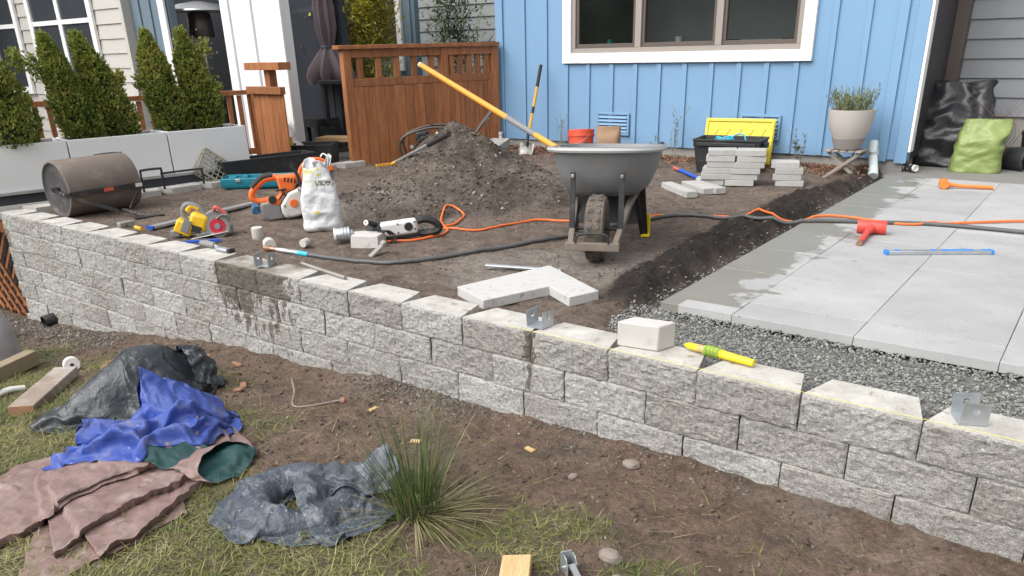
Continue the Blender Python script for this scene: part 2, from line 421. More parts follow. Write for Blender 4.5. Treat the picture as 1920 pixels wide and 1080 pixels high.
def soilmat(name, lo, hi, wetc, rb=.95, stones=(.3,.27,.23)):
    def f(k):
        t = NT(k); co = t.coord(True)
        n0 = t.noise(co, 1.6, 4, .6); n1 = t.noise(co, 14, 7, .72); n2 = t.noise(co, 90, 5, .7)
        c = t.mix(n0, lo, hi)
        c = t.mix(1.0, c, t.ramp(t.noise(co, 4.2, 5, .62, .6), [(.32, .62), (.5, 1.0), (.68, 1.25)]), 'MULTIPLY')
        c = t.mix(1.0, c, t.ramp(n1, [(.25, .42), (.5, 1.0), (.75, 1.45)]), 'MULTIPLY')
        c = t.mix(1.0, c, t.ramp(n2, [(.25, .6), (.6, 1.15)]), 'MULTIPLY')
        v = t.n('ShaderNodeTexVoronoi', i_Scale=75.0); t.l(co, v.inputs['Vector'])
        sp = t.math('MULTIPLY', t.ramp(v.outputs['Distance'], [(.16, 1), (.24, 0)]), t.ramp(t.noise(co, 26, 2), [(.53, 0), (.6, 1)]))
        c = t.mix(t.math('MULTIPLY', sp, .7), c, stones)
        at = t.n('ShaderNodeAttribute', attribute_name='mask').outputs['Fac']
        c = t.mix(at, c, t.mix(n1, sc(wetc, .6), sc(wetc, 1.5)))
        a2 = t.n('ShaderNodeAttribute', attribute_name='mask2').outputs['Fac']
        c = t.mix(t.math('MULTIPLY', a2, t.ramp(n1, [(.3, .25), (.6, .9)])), c, (.30,.27,.235))
        n4 = t.noise(co, 38, 5, .7)
        c = t.mix(1.0, c, t.ramp(n4, [(.3, .62), (.5, 1.0), (.7, 1.3)]), 'MULTIPLY')
        t.bump(t.math('ADD', t.math('ADD', n1, t.math('MULTIPLY', n4, .7)), t.math('MULTIPLY', n2, .4)), 1.0, .035)
        return t.set(Base_Color=c, Roughness=rb)
    SPEC[name] = f
soilmat('soil', (.125,.092,.071), (.205,.155,.122), (.024,.018,.014))
soilmat('mud', (.108,.068,.046), (.20,.137,.098), (.12,.10,.052), .72)
soilmat('pilesoil', (.112,.088,.070), (.175,.142,.116), (.036,.028,.022))
def rndmat(name, stops, rough=.8, bump=.3, bs=150, trans=0, spec=.4, world=True):
    def f(k):
        t = NT(k); co = t.coord(world)
        a = t.n('ShaderNodeAttribute', attribute_name='rnd').outputs['Fac']
        c = t.ramp(a, stops); n = t.noise(co, bs, 3)
        c = t.mix(1.0, c, t.ramp(n, [(.25, .75), (.7, 1.15)]), 'MULTIPLY')
        if bump: t.bump(n, bump, .003)
        t.b.inputs['Specular IOR Level'].default_value = spec
        if trans:
            t.set(Base_Color=c, Roughness=rough)
            tr = t.n('ShaderNodeBsdfTranslucent'); t.l(c, tr.inputs[0])
            mx = t.n('ShaderNodeMixShader', i_0=trans); t.l(t.b.outputs[0], mx.inputs[1]); t.l(tr.outputs[0], mx.inputs[2])
            t.l(mx.outputs[0], t.t.nodes['Material Output'].inputs[0]); return t.m
        return t.set(Base_Color=c, Roughness=rough)
    SPEC[name] = f
rndmat('gravel', [(0, (.125,.127,.119)), (.4, (.19,.193,.18)), (.85, (.265,.267,.25)), (1, (.36,.36,.34))], .85)
rndmat('footgravel', [(0, (.07,.058,.047)), (.5, (.135,.118,.098)), (.9, (.21,.195,.17)), (1, (.36,.34,.31))], .9)
rndmat('clods', [(0, (.05,.038,.03)), (.5, (.10,.077,.06)), (.85, (.16,.13,.105)), (1, (.36,.33,.29))], .95)
rndmat('mulch', [(0, (.09,.04,.02)), (.5, (.22,.09,.045)), (.9, (.34,.17,.09)), (1, (.42,.30,.18))], .9)
rndmat('grassblade', [(0, (.06,.085,.02)), (.35, (.13,.165,.04)), (.6, (.23,.245,.075)), (.8, (.33,.30,.13)), (1, (.42,.37,.2))], .6, 0, trans=.25)
rndmat('rushblade', [(0, (.03,.06,.018)), (.45, (.075,.12,.035)), (.7, (.15,.17,.06)), (.85, (.33,.29,.15)), (1, (.42,.36,.22))], .5, 0, trans=.2)
plain('edgecon', (.42,.41,.385), .9, .15, 6, .4, 120, dirt=.25, world=True)
plain('bedsand', (.2,.195,.18), .95, .2, 8, .6, 90, world=True)
# ================================================================== height of the yard and of the terrace
WX = np.array([-14,-8.5,-7.6,-7.2,-6.13,-5,-4.3,-3.7,-2.95,-2.3,-1.9,-1.15,-.3,1,4]); WZ = np.array([-1.05,-1.05,-1.0,-.96,-.83,-.66,-.585,-.56,-.485,-.47,-.455,-.43,-.435,-.42,-.42])
def zyard(x, y):
    x = np.asarray(x, float); y = np.asarray(y, float)
    b = np.interp(x, WX, WZ)
    far = np.interp(x, [-9,-6,-4.5,-3,0], [-.86,-.74,-.60,-.50,-.44])
    d = np.clip((2.7-y)/1.1, 0, 1); b = b*(1-d)+far*d
    b = b+.016*fbm(x*2.1, y*2.1, 0, 3, 3)+.018*fbm(x*7, y*7, 0, 3, 9)+.010*ridge(x*13, y*13, 0, 3, 4)+.02*np.exp(-((2.7-y)/.10)**2)
    return b
def berm(x, y):
    c = -2.0+.05*fbm(y*1.3, 0, 0, 2, 5)+.07*ss(4.2, 3.3, y)+.05*ss(6.5, 8.2, y)
    w = .17+.03*vnoise(y*3, 2)
    return np.exp(-((x-c)/w)**2)*ss(3.15, 3.75, y)*(1-.45*ss(6, 8, y))
def zterr(x, y):
    x = np.asarray(x, float); y = np.asarray(y, float)
    z = -.058+.010*fbm(x*1.5, y*1.5, 0, 3, 21)+.010*fbm(x*7, y*7, 0, 3, 22)+.005*ridge(x*19, y*19, 0, 2, 23)
    bm_ = berm(x, y)
    z = z+bm_*(.045+.10*fbm(x*6, y*6, 0, 3, 24)+.06*ridge(x*14, y*14, 0, 3, 25))
    z = z-.085*ss(-1.92, -1.78, x)*ss(3.0, 3.4, y)              # dug edge beside the pavers
    z = z-.02*ss(-2.5, -2.0, x)*ss(3.5, 3.0, y)
    z = z+.03*ss(8.0, 8.5, y)
    return z
def sheet(x0, x1, y0, y1, st, fz, masks=None, name='ground', mat='soil'):
    xs = np.arange(x0, x1+st/2, st); ys = np.arange(y0, y1+st/2, st)
    X, Y = np.meshgrid(xs, ys); Z = fz(X, Y)
    b = mb(); nx, ny = len(xs), len(ys)
    b.v = [np.stack([X, Y, Z], 2).reshape(-1, 3)]; b.n = nx*ny
    I = (np.arange(ny-1)[:, None]*nx+np.arange(nx-1)[None]).ravel()
    b.f = np.stack([I, I+1, I+1+nx, I+nx], 1).tolist(); b.m = [0]*len(b.f); b.c = [0.5]*len(b.f)
    me = b.mesh(name, True, 0)
    for nm, fn in (masks or {}).items():
        a = me.attributes.new(nm, 'FLOAT', 'POINT'); a.data.foreach_set('value', np.clip(fn(X, Y), 0, 1).ravel())
    return link(name, me, mat)
def stones(b, P, S, seed=0, flat=.7, sub=1, zrot=True, rough=.3, cols=None):
    v, f = ICO[sub]; r = np.random.RandomState(seed); n = len(P); k = len(v)
    S = np.asarray(S)[:, None]*np.stack([r.uniform(.7, 1.35, n), r.uniform(.55, 1.0, n), r.uniform(.6, 1.0, n)*flat], 1)*.5
    V = v[None]*(1+rough*(r.rand(n, k, 1)*2-1))*S[:, None]
    a = r.rand(n)*6.283; t = r.uniform(-.6, .6, n)
    c, s_ = np.cos(t)[:, None], np.sin(t)[:, None]
    V = np.stack([V[...,0]*c-V[...,2]*s_, V[...,1], V[...,0]*s_+V[...,2]*c], 2)
    c, s_ = np.cos(a)[:, None], np.sin(a)[:, None]
    V = np.stack([V[...,0]*c-V[...,1]*s_, V[...,0]*s_+V[...,1]*c, V[...,2]], 2)+np.asarray(P)[:, None]
    F = (np.array(f)[None]+(np.arange(n)*k)[:, None, None]+b.n).reshape(-1, 3)
    b.v.append(V.reshape(-1, 3)); b.n += n*k; b.f += F.tolist(); b.m += [0]*len(F)
    q = r.rand(n) if cols is None else np.asarray(cols)
    b.c += np.repeat(q, len(f)).tolist()
def stuff(name, label, cat, b, mat, **k):
    o = single(name, label, cat, b, mat, **k); o['kind'] = 'stuff'; return o
# ================================================================== ground sheets
def gdens(x, y):
    yb = np.interp(x, [-8,-6,-5,-4.5,-3.8,-3.2,-2.6,-2.0,-1.5,-1.0,-.4,1], [2.15,2.3,2.25,2.2,2.1,1.85,1.68,1.68,1.85,1.95,1.8,1.5])
    d = (yb-y)/.35+.15+fbm(x*1.9, y*1.9, 0, 4, 41)*1.2
    d = np.clip(d, 0, 1)
    d = d*(.35+.65*ss(-1.2, -2.0, x))
    bald = ss(.15, .5, fbm(x*2.6+4, y*2.6, 0, 3, 43))*ss(1.2, 1.7, y)
    p1 = np.exp(-(((x+3.18)/.22)**2+((y-2.0)/.13)**2))*.9+np.exp(-(((x+3.95)/.25)**2+((y-2.28)/.14)**2))*.8+np.exp(-(((x+4.6)/.3)**2+((y-2.45)/.1)**2))*.7
    for (cx, cy, sx_, sy_) in ((-1.52,2.02,.16,.10),(-1.28,2.06,.14,.10),(-1.5,1.86,.2,.1),(-1.2,1.86,.2,.12),(-.95,1.98,.16,.1),(-.75,2.2,.12,.07),(-2.05,1.45,.3,.15)): p1 = p1+.9*np.exp(-(((x-cx)/sx_)**2+((y-cy)/sy_)**2))
    return np.clip(d*(1-.8*bald)+p1*ss(-.3,.2,fbm(x*6,y*6,0,2,44)), 0, 1)
o = sheet(-8.6, 1.6, -1.2, 2.74, .022, zyard, {'mask': lambda x, y: ss(.1, .6, gdens(x, y))*.8, 'mask2': lambda x, y: ss(.35, .05, 2.7-y)*ss(-.35, .25, fbm(x*2.5, y*2.5, 0, 3, 66))*.5*ss(-3.6, -2.7, x)}, 'ground', 'mud')
o['kind'] = 'structure'
b = mb(); b.add([(-150,-150,-1.25),(150,-150,-1.25),(150,150,-1.25),(-150,150,-1.25)], [(0,1,2,3)])
struct('terrain', b, 'mud')
def pale(x, y): return ss(.25, -.15, np.hypot((x+2.55)/1.0, (y-3.85)/.7)-.75+.5*fbm(x*3, y*3, 0, 3, 31))*.8
o = sheet(-7.75, -1.66, 2.76, 8.62, .022, zterr, {'mask': lambda x, y: np.clip(berm(x, y)*2.2-.25+.4*fbm(x*5, y*5, 0, 3, 32), 0, 1)*ss(3.0, 3.5, y), 'mask2': lambda x, y: pale(x, y)*np.clip(1-1.6*berm(x, y), 0, 1)}, 'terrace_soil', 'soil')
o['kind'] = 'structure'
b = mb(); b.box((0.1, 6.1, -.32), (3.66, 6.32, .44)); struct('patio_bed', b, 'bedsand')
# ================================================================== retaining wall of split-face blocks
BW, BH, BD = .402, .1512, .20
def block_mesh(i, w=BW, back=.30, chip=False):
    nx, nz = 54, 21; r = i*7.31
    x = np.linspace(-w/2, w/2, nx); z = np.linspace(-BH, 0, nz)
    X, Z = np.meshgrid(x, z)
    d = .008*fbm(X*20+r, Z*24, r, 4, i, .6)+.007*ridge(X*26+r, Z*30, r, 3, i+50)+.004*ridge(X*60+r, Z*70, r, 2, i+70)
    ex = np.minimum(X+w/2, w/2-X); ez = np.minimum(Z+BH, -Z)
    e = np.minimum(ex, ez); d = d+.006*(1-np.exp(-e/.005))-.003
    jag = .004*vnoise(X*30+r, Z*30, 3, i)
    P = np.stack([X+jag*(ex < 1e-6)*0, -d, Z], 2)
    P[0, :, 2] += np.abs(.004*vnoise(x*40+r, 1, 0, i)); P[-1, :, 1] += np.abs(.005*vnoise(x*35+r, 7, 0, i))
    b = mb(); b.grid(P, m=0)
    n = nx*nz
    bk = np.array([(-back/2, BD, -BH), (back/2, BD, -BH), (back/2, BD, 0), (-back/2, BD, 0)])
    b.v.append(bk); b.n += 4
    top = [(nz-1)*nx+j for j in range(nx)]; bot = [j for j in range(nx)]
    lf = [j*nx for j in range(nz)]; rt = [j*nx+nx-1 for j in range(nz)]
    b.f += [top+[n+2, n+3], bot[::-1]+[n, n+1], lf+[n+3, n], rt[::-1]+[n+1, n+2], [n+1, n, n+3, n+2]]
    b.m += [1]*5; b.c += [.5]*5
    me = b.mesh('block', True, 24); me.materials.append(M('split')); me.materials.append(M('topcast')); return me
BM = [block_mesh(i) for i in range(10)]
wall = thing('retaining_wall', 'long retaining wall of grey split-face concrete blocks along the yard', 'wall', (0, 2.706, 0))
rr = random.Random(4)
offs = [-1.55, -1.36, -1.59, -1.34, -1.52, -1.38, -1.55]
for c in range(7):
    n0 = int((-7.58-offs[c])/.41)-1
    for k in range(n0, 6):
        xl = offs[c]+.41*k; xr = xl+.41
        l, r_ = max(xl, -7.585), min(xr, .95)
        if r_-l < .06: continue
        if -.152*(c+1)+.02 < -9: continue
        if -c*.152 < np.interp((l+r_)/2, WX, WZ)-.03: continue       # buried below the yard
        o = link('block', BM[rr.randrange(10)], None, wall)
        o.location = ((l+r_)/2, rr.uniform(-.005, .004)-.001*c, -.152*c-.001); o.scale = ((r_-l-.0055)/BW, 1, 1)
        o.rotation_euler = (rr.uniform(-.006, .006)*(c > 0), 0, rr.uniform(-.012, .012)*(c == 0))
        if c: o.scale.y = .92
# the return of the wall that runs back beside the neighbour's planters
wall2 = thing('retaining_wall', 'short return run of pale block tops between the soil and the neighbour planters', 'wall', (-7.60, 2.93, 0), R(90-6.5))
for k in range(9):
    for c in range(2):
        o = link('block', BM[rr.randrange(10)], None, wall2)
        o.location = (.2+.41*k+(.18 if c else 0), 0, -.152*c-.002); o.rotation_euler = (0, 0, math.pi+rr.uniform(-.03, .03)); o.location.y = .12+rr.uniform(-.01, .01)
# wall core so that no light leaks through the joints
b = mb(); b.box((-3.3, .118, -.62), (8.5, .12, .98)); part(wall, 'backfill', b, 'bedsand')
# ================================================================== patio of concrete pavers
patio = sroot('patio')
xs = [-1.70, -1.317]+[-1.317+.565*i for i in range(1, 6)]; ys = [3.49, 3.722]+[3.722+.565*i for i in range(1, 9)]
for i in range(len(xs)-1):
    for j in range(len(ys)-1):
        w, d = xs[i+1]-xs[i]-.0025, ys[j+1]-ys[j]-.0025
        b = mb(); b.box((0, 0, -.0225), (w, d, .045))
        o = part(patio, 'paver', b, 'paver', bevel=.0022)
        o.location = ((xs[i]+xs[i+1])/2, (ys[j]+ys[j+1])/2, -.02+rr.uniform(-.0015, .0015)); o.rotation_euler = (rr.uniform(-.002,.002), rr.uniform(-.002,.002), 0)
# ================================================================== gravel
b = mb(); r = np.random.RandomState(5)
n = 21000; x = r.uniform(-1.95, 1.5, n); y = r.uniform(2.9, 3.50, n)
k = (x > -1.78+.12*vnoise(y*5, 1)-.1*ss(3.2, 3.5, y)) & ~((x > -1.72) & (y > 3.487)); x, y = x[k], y[k]
z = -.088+.018*fbm(x*3, y*3, 0, 3, 71)+.02*ss(3.3, 3.5, y)-.01*ss(3.0, 2.9, y)+r.uniform(0, .012, len(x))
stones(b, np.stack([x, y, z], 1), r.uniform(.007, .0165, len(x)), 6)
stuff('gravel', 'grey crushed gravel between the wall and the patio slabs', 'gravel', b, 'gravel')
b = mb(); n = 6500; y = r.uniform(3.3, 8.3, n)**1; y = 3.3+(y-3.3)**1.25/5**.25; x = -1.705-np.abs(r.normal(0, .055, n))
k = (r.rand(n) < 1.1-.5*ss(5, 8, y)); x, y = x[k], y[k]
stones(b, np.stack([x, y, zterr(x, y)+.004], 1), r.uniform(.008, .02, len(x)), 8)
stuff('gravel_edge', 'loose grey gravel along the dug edge of the patio slabs', 'gravel', b, 'gravel')
b = mb(); n = 4200; x = r.uniform(-3.2, -.9, n); y = 2.69-np.abs(r.normal(0, .10, n)); k = r.rand(n) < .12+.8*np.exp(-((x+2.62)/.32)**2); x, y = x[k], y[k]
stones(b, np.stack([x, y, zyard(x, y)+.003], 1), r.uniform(.006, .015, len(x)), 9)
n = 3200; x = r.uniform(-8.2, -5.6, n); y = 2.66-np.abs(r.normal(0, .22, n)); stones(b, np.stack([x, y, zyard(x, y)+.003], 1), r.uniform(.008, .022, n), 10)
stuff('gravel_foot', 'scattered gravel along the foot of the block wall', 'gravel', b, 'footgravel')
# clods of soil on the terrace and in the yard
b = mb(); n = 12000; x = r.uniform(-7.3, -1.85, n); y = r.uniform(2.95, 8.2, n)
k = r.rand(n) < .12+.9*berm(x, y)+.35*ss(-.1, .4, fbm(x*1.7, y*1.7, 0, 3, 61)); x, y = x[k], y[k]
stones(b, np.stack([x, y, zterr(x, y)+.002], 1), .006+.016*r.rand(len(x))**2.2+.035*r.rand(len(x))*(r.rand(len(x)) < .22)*berm(x, y), 12, cols=np.where(berm(x, y) > .4, r.rand(len(x))*.5, r.rand(len(x))))
stuff('soil_clods', 'small clods and pebbles lying on the terrace soil', 'soil', b, 'clods')
b = mb(); n = 15000; x = r.uniform(-6.5, .8, n); y = r.uniform(.6, 2.65, n); k = r.rand(n) < .75-.5*gdens(x, y); x, y = x[k], y[k]
stones(b, np.stack([x, y, zyard(x, y)+.001], 1), .004+.026*r.rand(len(x))**4, 13, cols=r.rand(len(x))**1.5*.93)
stuff('yard_clods', 'small clods and pebbles on the muddy yard', 'soil', b, 'clods')
# ================================================================== grass
def blades(b, n, px, py, pz, L, wid, lean, seed, cols, seg=3, curl=.6, az=None):
    r = np.random.RandomState(seed)
    a = r.rand(n)*6.283 if az is None else az; le = lean+r.normal(0, .25, n); le = np.clip(le, 0, 1.5)
    V = []
    dx, dy = np.cos(a), np.sin(a); X, Y, Z = px.copy(), py.copy(), pz.copy()
    sx_, sy_ = -dy, dx; ang = le.copy(); rows = []
    for s in range(seg+1):
        w = wid*(1-.92*(s/seg)**1.5)/2
        rows.append(np.stack([X-sx_*w, Y-sy_*w, Z], 1)); rows.append(np.stack([X+sx_*w, Y+sy_*w, Z], 1))
        X = X+dx*np.sin(ang)*L/seg; Y = Y+dy*np.sin(ang)*L/seg; Z = Z+np.cos(ang)*L/seg
        ang = np.minimum(ang+curl*r.rand(n), 1.75)
    V = np.stack(rows, 1); k = 2*(seg+1)
    F = []
    for s in range(seg): F.append([2*s, 2*s+1, 2*s+3, 2*s+2])
    F = (np.array(F)[None]+(np.arange(n)*k)[:, None, None]+b.n).reshape(-1, 4)
    b.v.append(V.reshape(-1, 3)); b.n += n*k; b.f += F.tolist(); b.m += [0]*len(F); b.c += np.repeat(cols, seg).tolist()
b = mb(); n = 130000; x = r.uniform(-6.8, .4, n); y = r.uniform(.35, 2.6, n); k = r.rand(n) < gdens(x, y)**1.2; x, y = x[k], y[k]; n = len(x)
cl = np.clip(.5+.45*fbm(x*3, y*3, 0, 3, 81)+r.normal(0, .2, n), 0, 1)
blades(b, n, x, y, zyard(x, y)-.004, .03+.055*r.rand(n), .0028+.002*r.rand(n), 1.15, 14, cl)
stuff('grass', 'short trampled yellow-green grass in the front yard', 'grass', b, 'grassblade', smooth=False)

# ================================================================== materials
plain('bluepaint', (.175,.315,.485), .62, .06, 1.6, .12, 40, dirt=.06, dcol=(.20,.29,.40), ds=2.2, world=True)
plain('whitepaint', (.80,.80,.79), .5, .04, 4, .08, 40, world=True)
plain('taupe', (.30,.265,.235), .55, .08, 6, .1, 60)
plain('darkframe', (.075,.065,.06), .5, .1, 8, .1, 60)
plain('concfound', (.30,.29,.27), .9, .15, 5, .5, 50, dirt=.25, world=True)
plain('greysiding', (.235,.245,.26), .7, .06, 6, .25, 45, world=True)
plain('beigesiding', (.46,.44,.405), .7, .05, 6, .15, 45, world=True)
plain('slatepaint', (.125,.175,.215), .65, .06, 4, .15, 45, world=True)
plain('palesiding', (.27,.285,.275), .7, .06, 6, .2, 45, world=True)
plain('charcoalandshade', (.035,.03,.035), .55, .2, 4, .1, 40, world=True)  # own colour of dark parts; on the passage side wall it stands for shade
plain('brownpaint', (.10,.08,.068), .6, .12, 5, .15, 40, world=True)
plain('plinthgrey', (.075,.08,.095), .7, .12, 5, .2, 60, world=True)
plain('whitepanel', (.71,.715,.72), .55, .04, 5, .08, 60, world=True)
plain('alu', (.55,.56,.57), .38, .12, 12, .06, 90, metal=.85)
plain('galv', (.50,.53,.56), .4, .22, 22, .08, 120, metal=.75)
plain('blackplastic', (.022,.023,.025), .5, .25, 10, .2, 70, dirt=.18, dcol=(.11,.10,.085))
plain('blackmetal', (.025,.025,.027), .45, .3, 12, .15, 80, dirt=.22, dcol=(.13,.11,.09))
plain('roomdark', (.34,.33,.31), .9, .2, 2, 0)
def m_cedar(k):
    t = NT(k); co = t.coord(); mp = t.n('ShaderNodeMapping'); mp.inputs['Scale'].default_value = (9, 9, .9); t.l(co, mp.inputs[0])
    oi = t.n('ShaderNodeObjectInfo').outputs['Random']
    off = t.n('ShaderNodeCombineXYZ'); t.l(t.math('MULTIPLY', oi, 37), off.inputs[0]); t.l(t.math('MULTIPLY', oi, 11), off.inputs[2]); t.l(off.outputs[0], mp.inputs['Location'])
    w = t.noise(mp.outputs[0], 3, 6, .65, .8)
    c = t.ramp(w, [(.28, (.175,.062,.022)), (.5, (.32,.122,.044)), (.72, (.42,.185,.075))])
    c = t.mix(1.0, c, t.mix(oi, (.8,.78,.76), (1.15,1.12,1.1)), 'MULTIPLY')
    v = t.n('ShaderNodeTexVoronoi', i_Scale=1.3); t.l(mp.outputs[0], v.inputs['Vector'])
    c = t.mix(t.ramp(v.outputs['Distance'], [(.04, .75), (.09, 0)]), c, (.06,.02,.01))
    t.bump(w, .2, .004)
    return t.set(Base_Color=c, Roughness=.62)
SPEC['cedar'] = m_cedar
plain('rawwood', (.50,.33,.17), .7, .2, 12, .2, 70)
def m_glass(k):
    t = NT(k); nt = t.t
    tr = t.n('ShaderNodeBsdfTransparent'); tr.inputs[0].default_value = (.82,.85,.86,1)
    gl = t.n('ShaderNodeBsdfGlossy', i_Roughness=.015); fr = t.n('ShaderNodeFresnel', i_IOR=1.5)
    mx = t.n('ShaderNodeMixShader'); t.l(fr.outputs[0], mx.inputs[0]); t.l(tr.outputs[0], mx.inputs[1]); t.l(gl.outputs[0], mx.inputs[2])
    t.l(mx.outputs[0], nt.nodes['Material Output'].inputs[0]); return t.m
SPEC['glass'] = m_glass
plain('darkglass', (.045,.05,.06), .05, .3, 2, 0, spec=.5)
# ================================================================== blue house
Y0 = 8.60
H = thing('house', 'blue board and batten house with a wide white-trimmed window behind the terrace', 'house', (-4.1, Y0, -.06))
hl = Matrix.Translation((4.1, -Y0, .06))
def hp(name, b, mat, parent=None, **k):             # world coordinates -> local to the house
    o = part(parent or H, name, b, mat, **k)
    if parent is None: o.location = (4.1, -Y0, .06)
    return o
def bx(x0, x1, y0, y1, z0, z1): 
    b = mb(); b.box(((x0+x1)/2, (y0+y1)/2, (z0+z1)/2), (x1-x0, y1-y0, z1-z0)); return b
for x0, x1, z0, z1 in ((-6.66,-5.60,.08,3.1),(-2.70,-1.62,.08,3.1),(-5.60,-2.70,.08,1.06),(-5.60,-2.70,2.55,3.1)):
    hp('siding_panel', bx(x0, x1, Y0, Y0+.10, z0, z1), 'bluepaint')
hp('side_wall', bx(-1.74, -1.615, Y0+.102, 10.4, .08, 3.1), 'charcoalandshade')  # wall lying in the dark; its shade is put in as charcoal colour
hp('rear_wall', bx(-6.66, -1.62, 11.4, 11.5, -.1, 3.1), 'bluepaint')
hp('side_wall', bx(-6.66, -6.56, Y0+.102, 11.398, .08, 3.1), 'bluepaint')
hp('foundation', bx(-6.62, -1.66, Y0+.03, 11.3, -.3, .078), 'concfound')
hp('roof', bx(-6.95, -1.35, Y0-.3, 11.8, 3.1, 3.25), 'charcoalandshade')
for i, x in enumerate([-6.25,-5.915,-5.607,-5.296,-4.97,-4.654,-4.352,-4.037,-3.722,-3.409,-3.109,-2.80,-2.47,-2.16]):
    if -5.68 < x < -2.66: hp('batten', bx(x-.028, x+.028, Y0-.022, Y0-.001, .085, .985), 'bluepaint', bevel=.003)
    else: hp('batten', bx(x-.028, x+.028, Y0-.022, Y0-.001, .085, 3.08), 'bluepaint', bevel=.003)
hp('corner_board', bx(-6.685, -6.57, Y0-.026, Y0-.001, .06, 3.08), 'bluepaint', bevel=.003)
hp('corner_board', bx(-1.90, -1.81, Y0-.026, Y0-.001, .06, 3.08), 'bluepaint', bevel=.003)
hp('corner_board', bx(-1.735, -1.625, Y0-.03, Y0-.001, .05, 3.08), 'bluepaint', bevel=.003)
hp('corner_board', bx(-1.623, -1.597, Y0-.032, Y0+.10, .16, 3.08), 'whitepaint', bevel=.003)
# window: trim, frame, three sashes with panes
wx0, wx1, wz0, wz1 = -5.65, -2.65, .998, 2.65
wn_ = hp('window', bx(wx0, wx1, Y0-.045, Y0+.02, wz0, wz0+.112), 'whitepaint', bevel=.004)
def wp(name, b, mat, **k): return part(wn_, name, b, mat, **k)
wp('trim', bx(wx0, wx0+.122, Y0-.044, Y0+.02, wz0+.113, wz1), 'whitepaint', bevel=.004)
wp('trim', bx(wx1-.122, wx1, Y0-.044, Y0+.02, wz0+.113, wz1), 'whitepaint', bevel=.004)
wp('trim', bx(wx0, wx1, Y0-.045, Y0+.02, wz1+.001, wz1+.12), 'whitepaint', bevel=.004)
wp('frame', bx(wx0+.123, wx1-.123, Y0-.02, Y0+.06, wz0+.113, wz0+.165), 'taupe', bevel=.004)
ed = [wx0+.123, -4.635, -3.665, wx1-.123]
for i in (0, 1, 2, 3):
    x = ed[i]; w = .052
    a, c_ = (x, x+w) if i == 0 else ((x-w, x) if i == 3 else (x-w*.75, x+w*.75))
    wp('mullion', bx(a, c_, Y0-.022, Y0+.06, wz0+.166, wz1), 'taupe', bevel=.004)
for i in range(3):
    a = ed[i]+(.052 if i == 0 else .039); c_ = ed[i+1]-(.052 if i == 2 else .039); z0 = wz0+.166
    wp('sash', bx(a+.001, c_-.001, Y0+.0, Y0+.05, z0, z0+.045), 'taupe' if i < 0 else 'brownpaint', bevel=.003)
    wp('sash', bx(a+.001, a+.036, Y0+.0, Y0+.05, z0+.046, wz1), 'brownpaint', bevel=.003)
    wp('sash', bx(c_-.036, c_-.001, Y0+.0, Y0+.05, z0+.046, wz1), 'brownpaint', bevel=.003)
    wp('pane', bx(a+.037, c_-.037, Y0+.022, Y0+.026, z0+.046, wz1), 'glass')
# the dim room behind the glass
room = mb()
for q in ((-5.6,-2.7,10.2,10.25,.6,2.6),(-5.65,-5.6,8.71,10.2,.6,2.6),(-2.7,-2.65,8.71,10.2,.6,2.6),(-5.6,-2.7,8.71,10.2,.55,.6),(-5.6,-2.7,8.71,10.2,2.6,2.65)):
    room.box(((q[0]+q[1])/2,(q[2]+q[3])/2,(q[4]+q[5])/2),(q[1]-q[0],q[3]-q[2],q[5]-q[4]))
hp('room', room, 'roomdark')
hp('inner_sill', bx(-5.55, -2.75, 8.705, 8.9, 1.14, 1.17), 'brownpaint')
plain('tealpot', (.05,.32,.29), .4, .1, 9, 0); plain('whitecer', (.72,.70,.67), .4, .05, 9, 0); plain('chairfab', (.05,.05,.055), .9, .3, 9, .2)
def indoor(name, label, cat, prof, mat, loc):
    b = mb(); b.lathe(prof, 16, cap=(True, False)); return single(name, label, cat, b, mat, loc)
indoor('cup', 'small teal pot standing on the sill inside the blue house', 'cup', [(.03,0),(.04,.085),(.034,.085),(.026,.01)], 'tealpot', (-5.12, 8.80, 1.17))
indoor('candle_jar', 'white cylindrical pot on the sill inside the middle window', 'pot', [(.045,0),(.05,.09),(.042,.095),(.035,.01)], 'whitecer', (-4.22, 8.80, 1.17))
for i, (x, y) in enumerate(((-3.9,9.3),(-3.05,9.25))):
    b = mb(); P = []
    for v in np.linspace(0, 1, 8): P.append([(math.cos(a)*.27*(1-.35*v**3), .05*math.sin(a)+.06*v, .0+.62*v) for a in np.linspace(0, 2*math.pi, 16, endpoint=False)])
    t = thing('chair', ['dark upholstered chair behind the middle window pane','dark upholstered chair behind the window pane beside the yellow-lidded tote'][i], 'chair', (x, y, .6))
    b.grid(P, close=True); b.f.append([7*16+j for j in range(16)]); b.m.append(0); b.c.append(.5); part(t, 'backrest', b, 'chairfab')
    b = mb(); b.box((0, .3, .28), (.5, .5, .12)); part(t, 'seat', b, 'chairfab', bevel=.03)
    for sx in (-1, 1):
        for sy in (.1, .5): b = mb(); b.box((sx*.2, sy, .11), (.04, .04, .22)); part(t, 'leg', b, 'blackmetal')
b = mb(); b.lathe([(.0,.2),(.10,.2),(.07,.34),(.03,.36)], 16); t = thing('table_lamp', 'pale table lamp glimpsed inside the blue house window', 'lamp', (-3.15, 9.75, .95)); part(t, 'shade', b, 'whitecer')
b = mb(); b.lathe([(.06,-.35),(.06,-.33),(.015,-.32),(.015,.2)], 10, cap=(True, True)); part(t, 'stem', b, 'darkframe')
